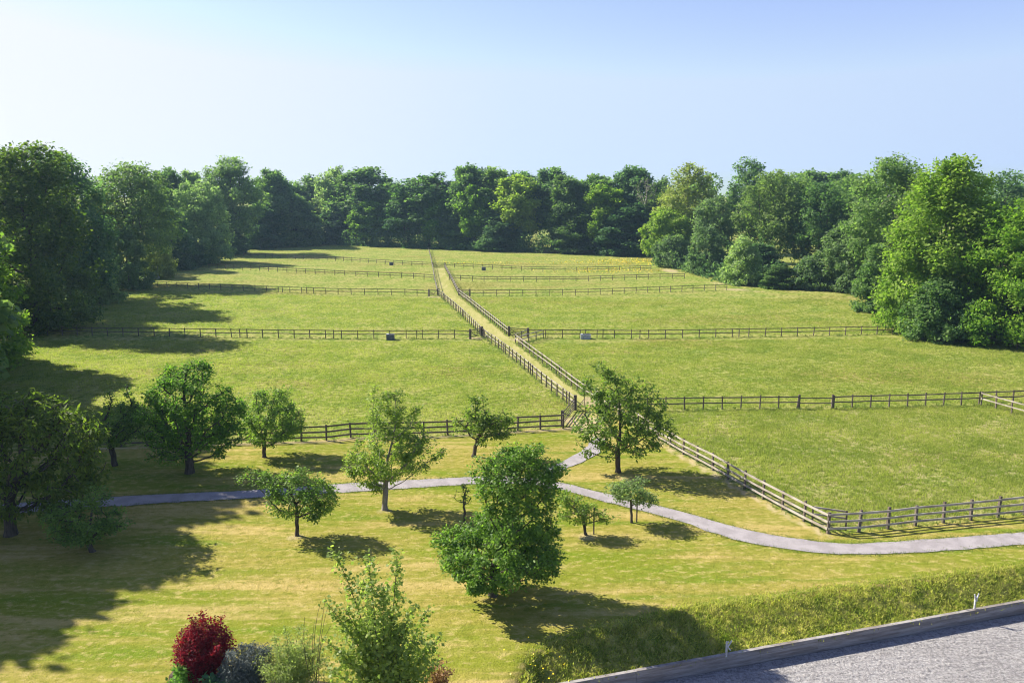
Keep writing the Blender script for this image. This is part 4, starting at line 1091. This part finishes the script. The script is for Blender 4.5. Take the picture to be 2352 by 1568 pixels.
# keep the mown blades off the path and the beds
stuff('lawn_grass', [lw], MAT['lawnblade'], 'short mown grass of the lawn', 'grass')
rng = np.random.default_rng(12); bc = []
for (cx,cy,rx,ry,nq) in ((1440,603,9,6,900),(1400,622,8,4,500),(1330,604,12,3,150),(1150,606,9,2,120),(1060,605,4,2,90)):
    c = gp(cx,cy); q = rng.normal(0,1,(nq,2))*[rx,ry]+c; bc.append(q)
c = gp(1235,1540); bc.append(rng.normal(0,.7,(26,2))+c)
bc = np.vstack(bc); P = np.concatenate([bc, (h(bc[:,0],bc[:,1])+rng.uniform(.2,.4,len(bc)))[:,None]],1)
v, f = leaves(P[:-26], .26, .26, rng, np.array([0,0,-1e3]), up=1.5); v2, f2 = leaves(P[-26:], .06, .06, rng, np.array([0,0,-1e3]), up=1.5)
stuff('buttercups', [(v,f),(v2,f2)], MAT['butter'], 'yellow buttercups scattered through the far right paddock', 'flowers')

# ------------------------------------------------------------------ light, sky, camera
AZ, EL = math.atan2(-.905,.425), R(38)          # clockwise from +Y
w = bpy.data.worlds.new('World'); S.world = w; w.use_nodes = True; nt = w.node_tree
bg = nt.nodes['Background']; sky = nt.nodes.new('ShaderNodeTexSky'); sky.sky_type = 'NISHITA'; sky.sun_disc = False
sky.sun_elevation = EL; sky.sun_rotation = AZ; sky.air_density = 1.0; sky.dust_density = 0.5; sky.ozone_density = 2.0; sky.altitude = 50
EXPO = 1.27; SKY = .078
tint = nt.nodes.new('ShaderNodeMix'); tint.data_type = 'RGBA'; tint.blend_type = 'MULTIPLY'; tint.inputs[0].default_value = 1
tint.inputs[7].default_value = (1.06,.93,1.18,1); nt.links.new(sky.outputs[0], tint.inputs[6])
# pale veil low in the sky: white towards the sun, light blue away from it
gn = nt.nodes.new('ShaderNodeNewGeometry'); dp = nt.nodes.new('ShaderNodeVectorMath'); dp.operation = 'DOT_PRODUCT'
dp.inputs[1].default_value = (math.sin(AZ), math.cos(AZ), 0); nt.links.new(gn.outputs['Incoming'], dp.inputs[0])
mr = nt.nodes.new('ShaderNodeMapRange'); nt.links.new(dp.outputs['Value'], mr.inputs[0]); mr.inputs[1].default_value = .3; mr.inputs[2].default_value = -1.0
k_ = 1/(2**EXPO*SKY)
vc = nt.nodes.new('ShaderNodeValToRGB'); nt.links.new(mr.outputs[0], vc.inputs[0]); e_ = vc.color_ramp.elements; e_.new(.55); e_.new(.83)
for e, p, q in zip(e_, (0,.55,.87,1), ((.53,.68,.98),(.68,.82,1.0),(.92,.965,1.03),(1.5,1.5,1.5))): e.position = p; e.color = (*(v*k_ for v in q),1)
dk = nt.nodes.new('ShaderNodeMix'); dk.data_type = 'RGBA'; dk.blend_type = 'DARKEN'; dk.inputs[0].default_value = 1
nt.links.new(tint.outputs[2], dk.inputs[6]); nt.links.new(vc.outputs[0], dk.inputs[7])
nt.links.new(dk.outputs[2], bg.inputs[0]); bg.inputs[1].default_value = SKY
# thin summer haze
hz = MB(); hz.box((0,300,23.5), 1200, 720, 52)
hm = bpy.data.materials.new('haze'); hm.use_nodes = True; hm.node_tree.nodes.clear()
ho = hm.node_tree.nodes.new('ShaderNodeOutputMaterial'); hv = hm.node_tree.nodes.new('ShaderNodeVolumePrincipled')
hv.inputs['Color'].default_value = (.50,.76,1.0,1); hv.inputs['Density'].default_value = .00016; hv.inputs['Anisotropy'].default_value = .2
hm.node_tree.links.new(hv.outputs[0], ho.inputs['Volume'])
tag(hz.build('haze', hm), 'thin bluish summer haze over the far trees', 'haze', kind='stuff')
sun = bpy.data.lights.new('sun', 'SUN'); sun.energy = 4.8; sun.angle = R(.53); sun.color = (1.0,.93,.82)
so = bpy.data.objects.new('sun', sun); COL.objects.link(so)
sd = Vector((math.sin(AZ)*math.cos(EL), math.cos(AZ)*math.cos(EL), math.sin(EL)))
so.rotation_euler = sd.to_track_quat('Z','Y').to_euler(); so.location = (-40,20,60)

cam = bpy.data.cameras.new('camera'); cam.sensor_width = 36; cam.lens = 36*F/2352; cam.clip_end = 12000; cam.clip_start = .5
co = bpy.data.objects.new('camera', cam); COL.objects.link(co); co.location = (0,0,CAMZ); co.rotation_euler = (math.pi/2-PITCH,0,0)
S.camera = co
S.view_settings.view_transform = 'Standard'; S.view_settings.look = 'None'; S.view_settings.gamma = 1; S.view_settings.exposure = EXPO
c = S.cycles
c.max_bounces = 6; c.diffuse_bounces = 3; c.glossy_bounces = 2; c.transmission_bounces = 4; c.transparent_max_bounces = 6; c.volume_bounces = 0
c.use_denoising = True; c.filter_width = 1.1; c.caustics_reflective = False; c.caustics_refractive = False; c.use_adaptive_sampling = True; c.adaptive_threshold = .01
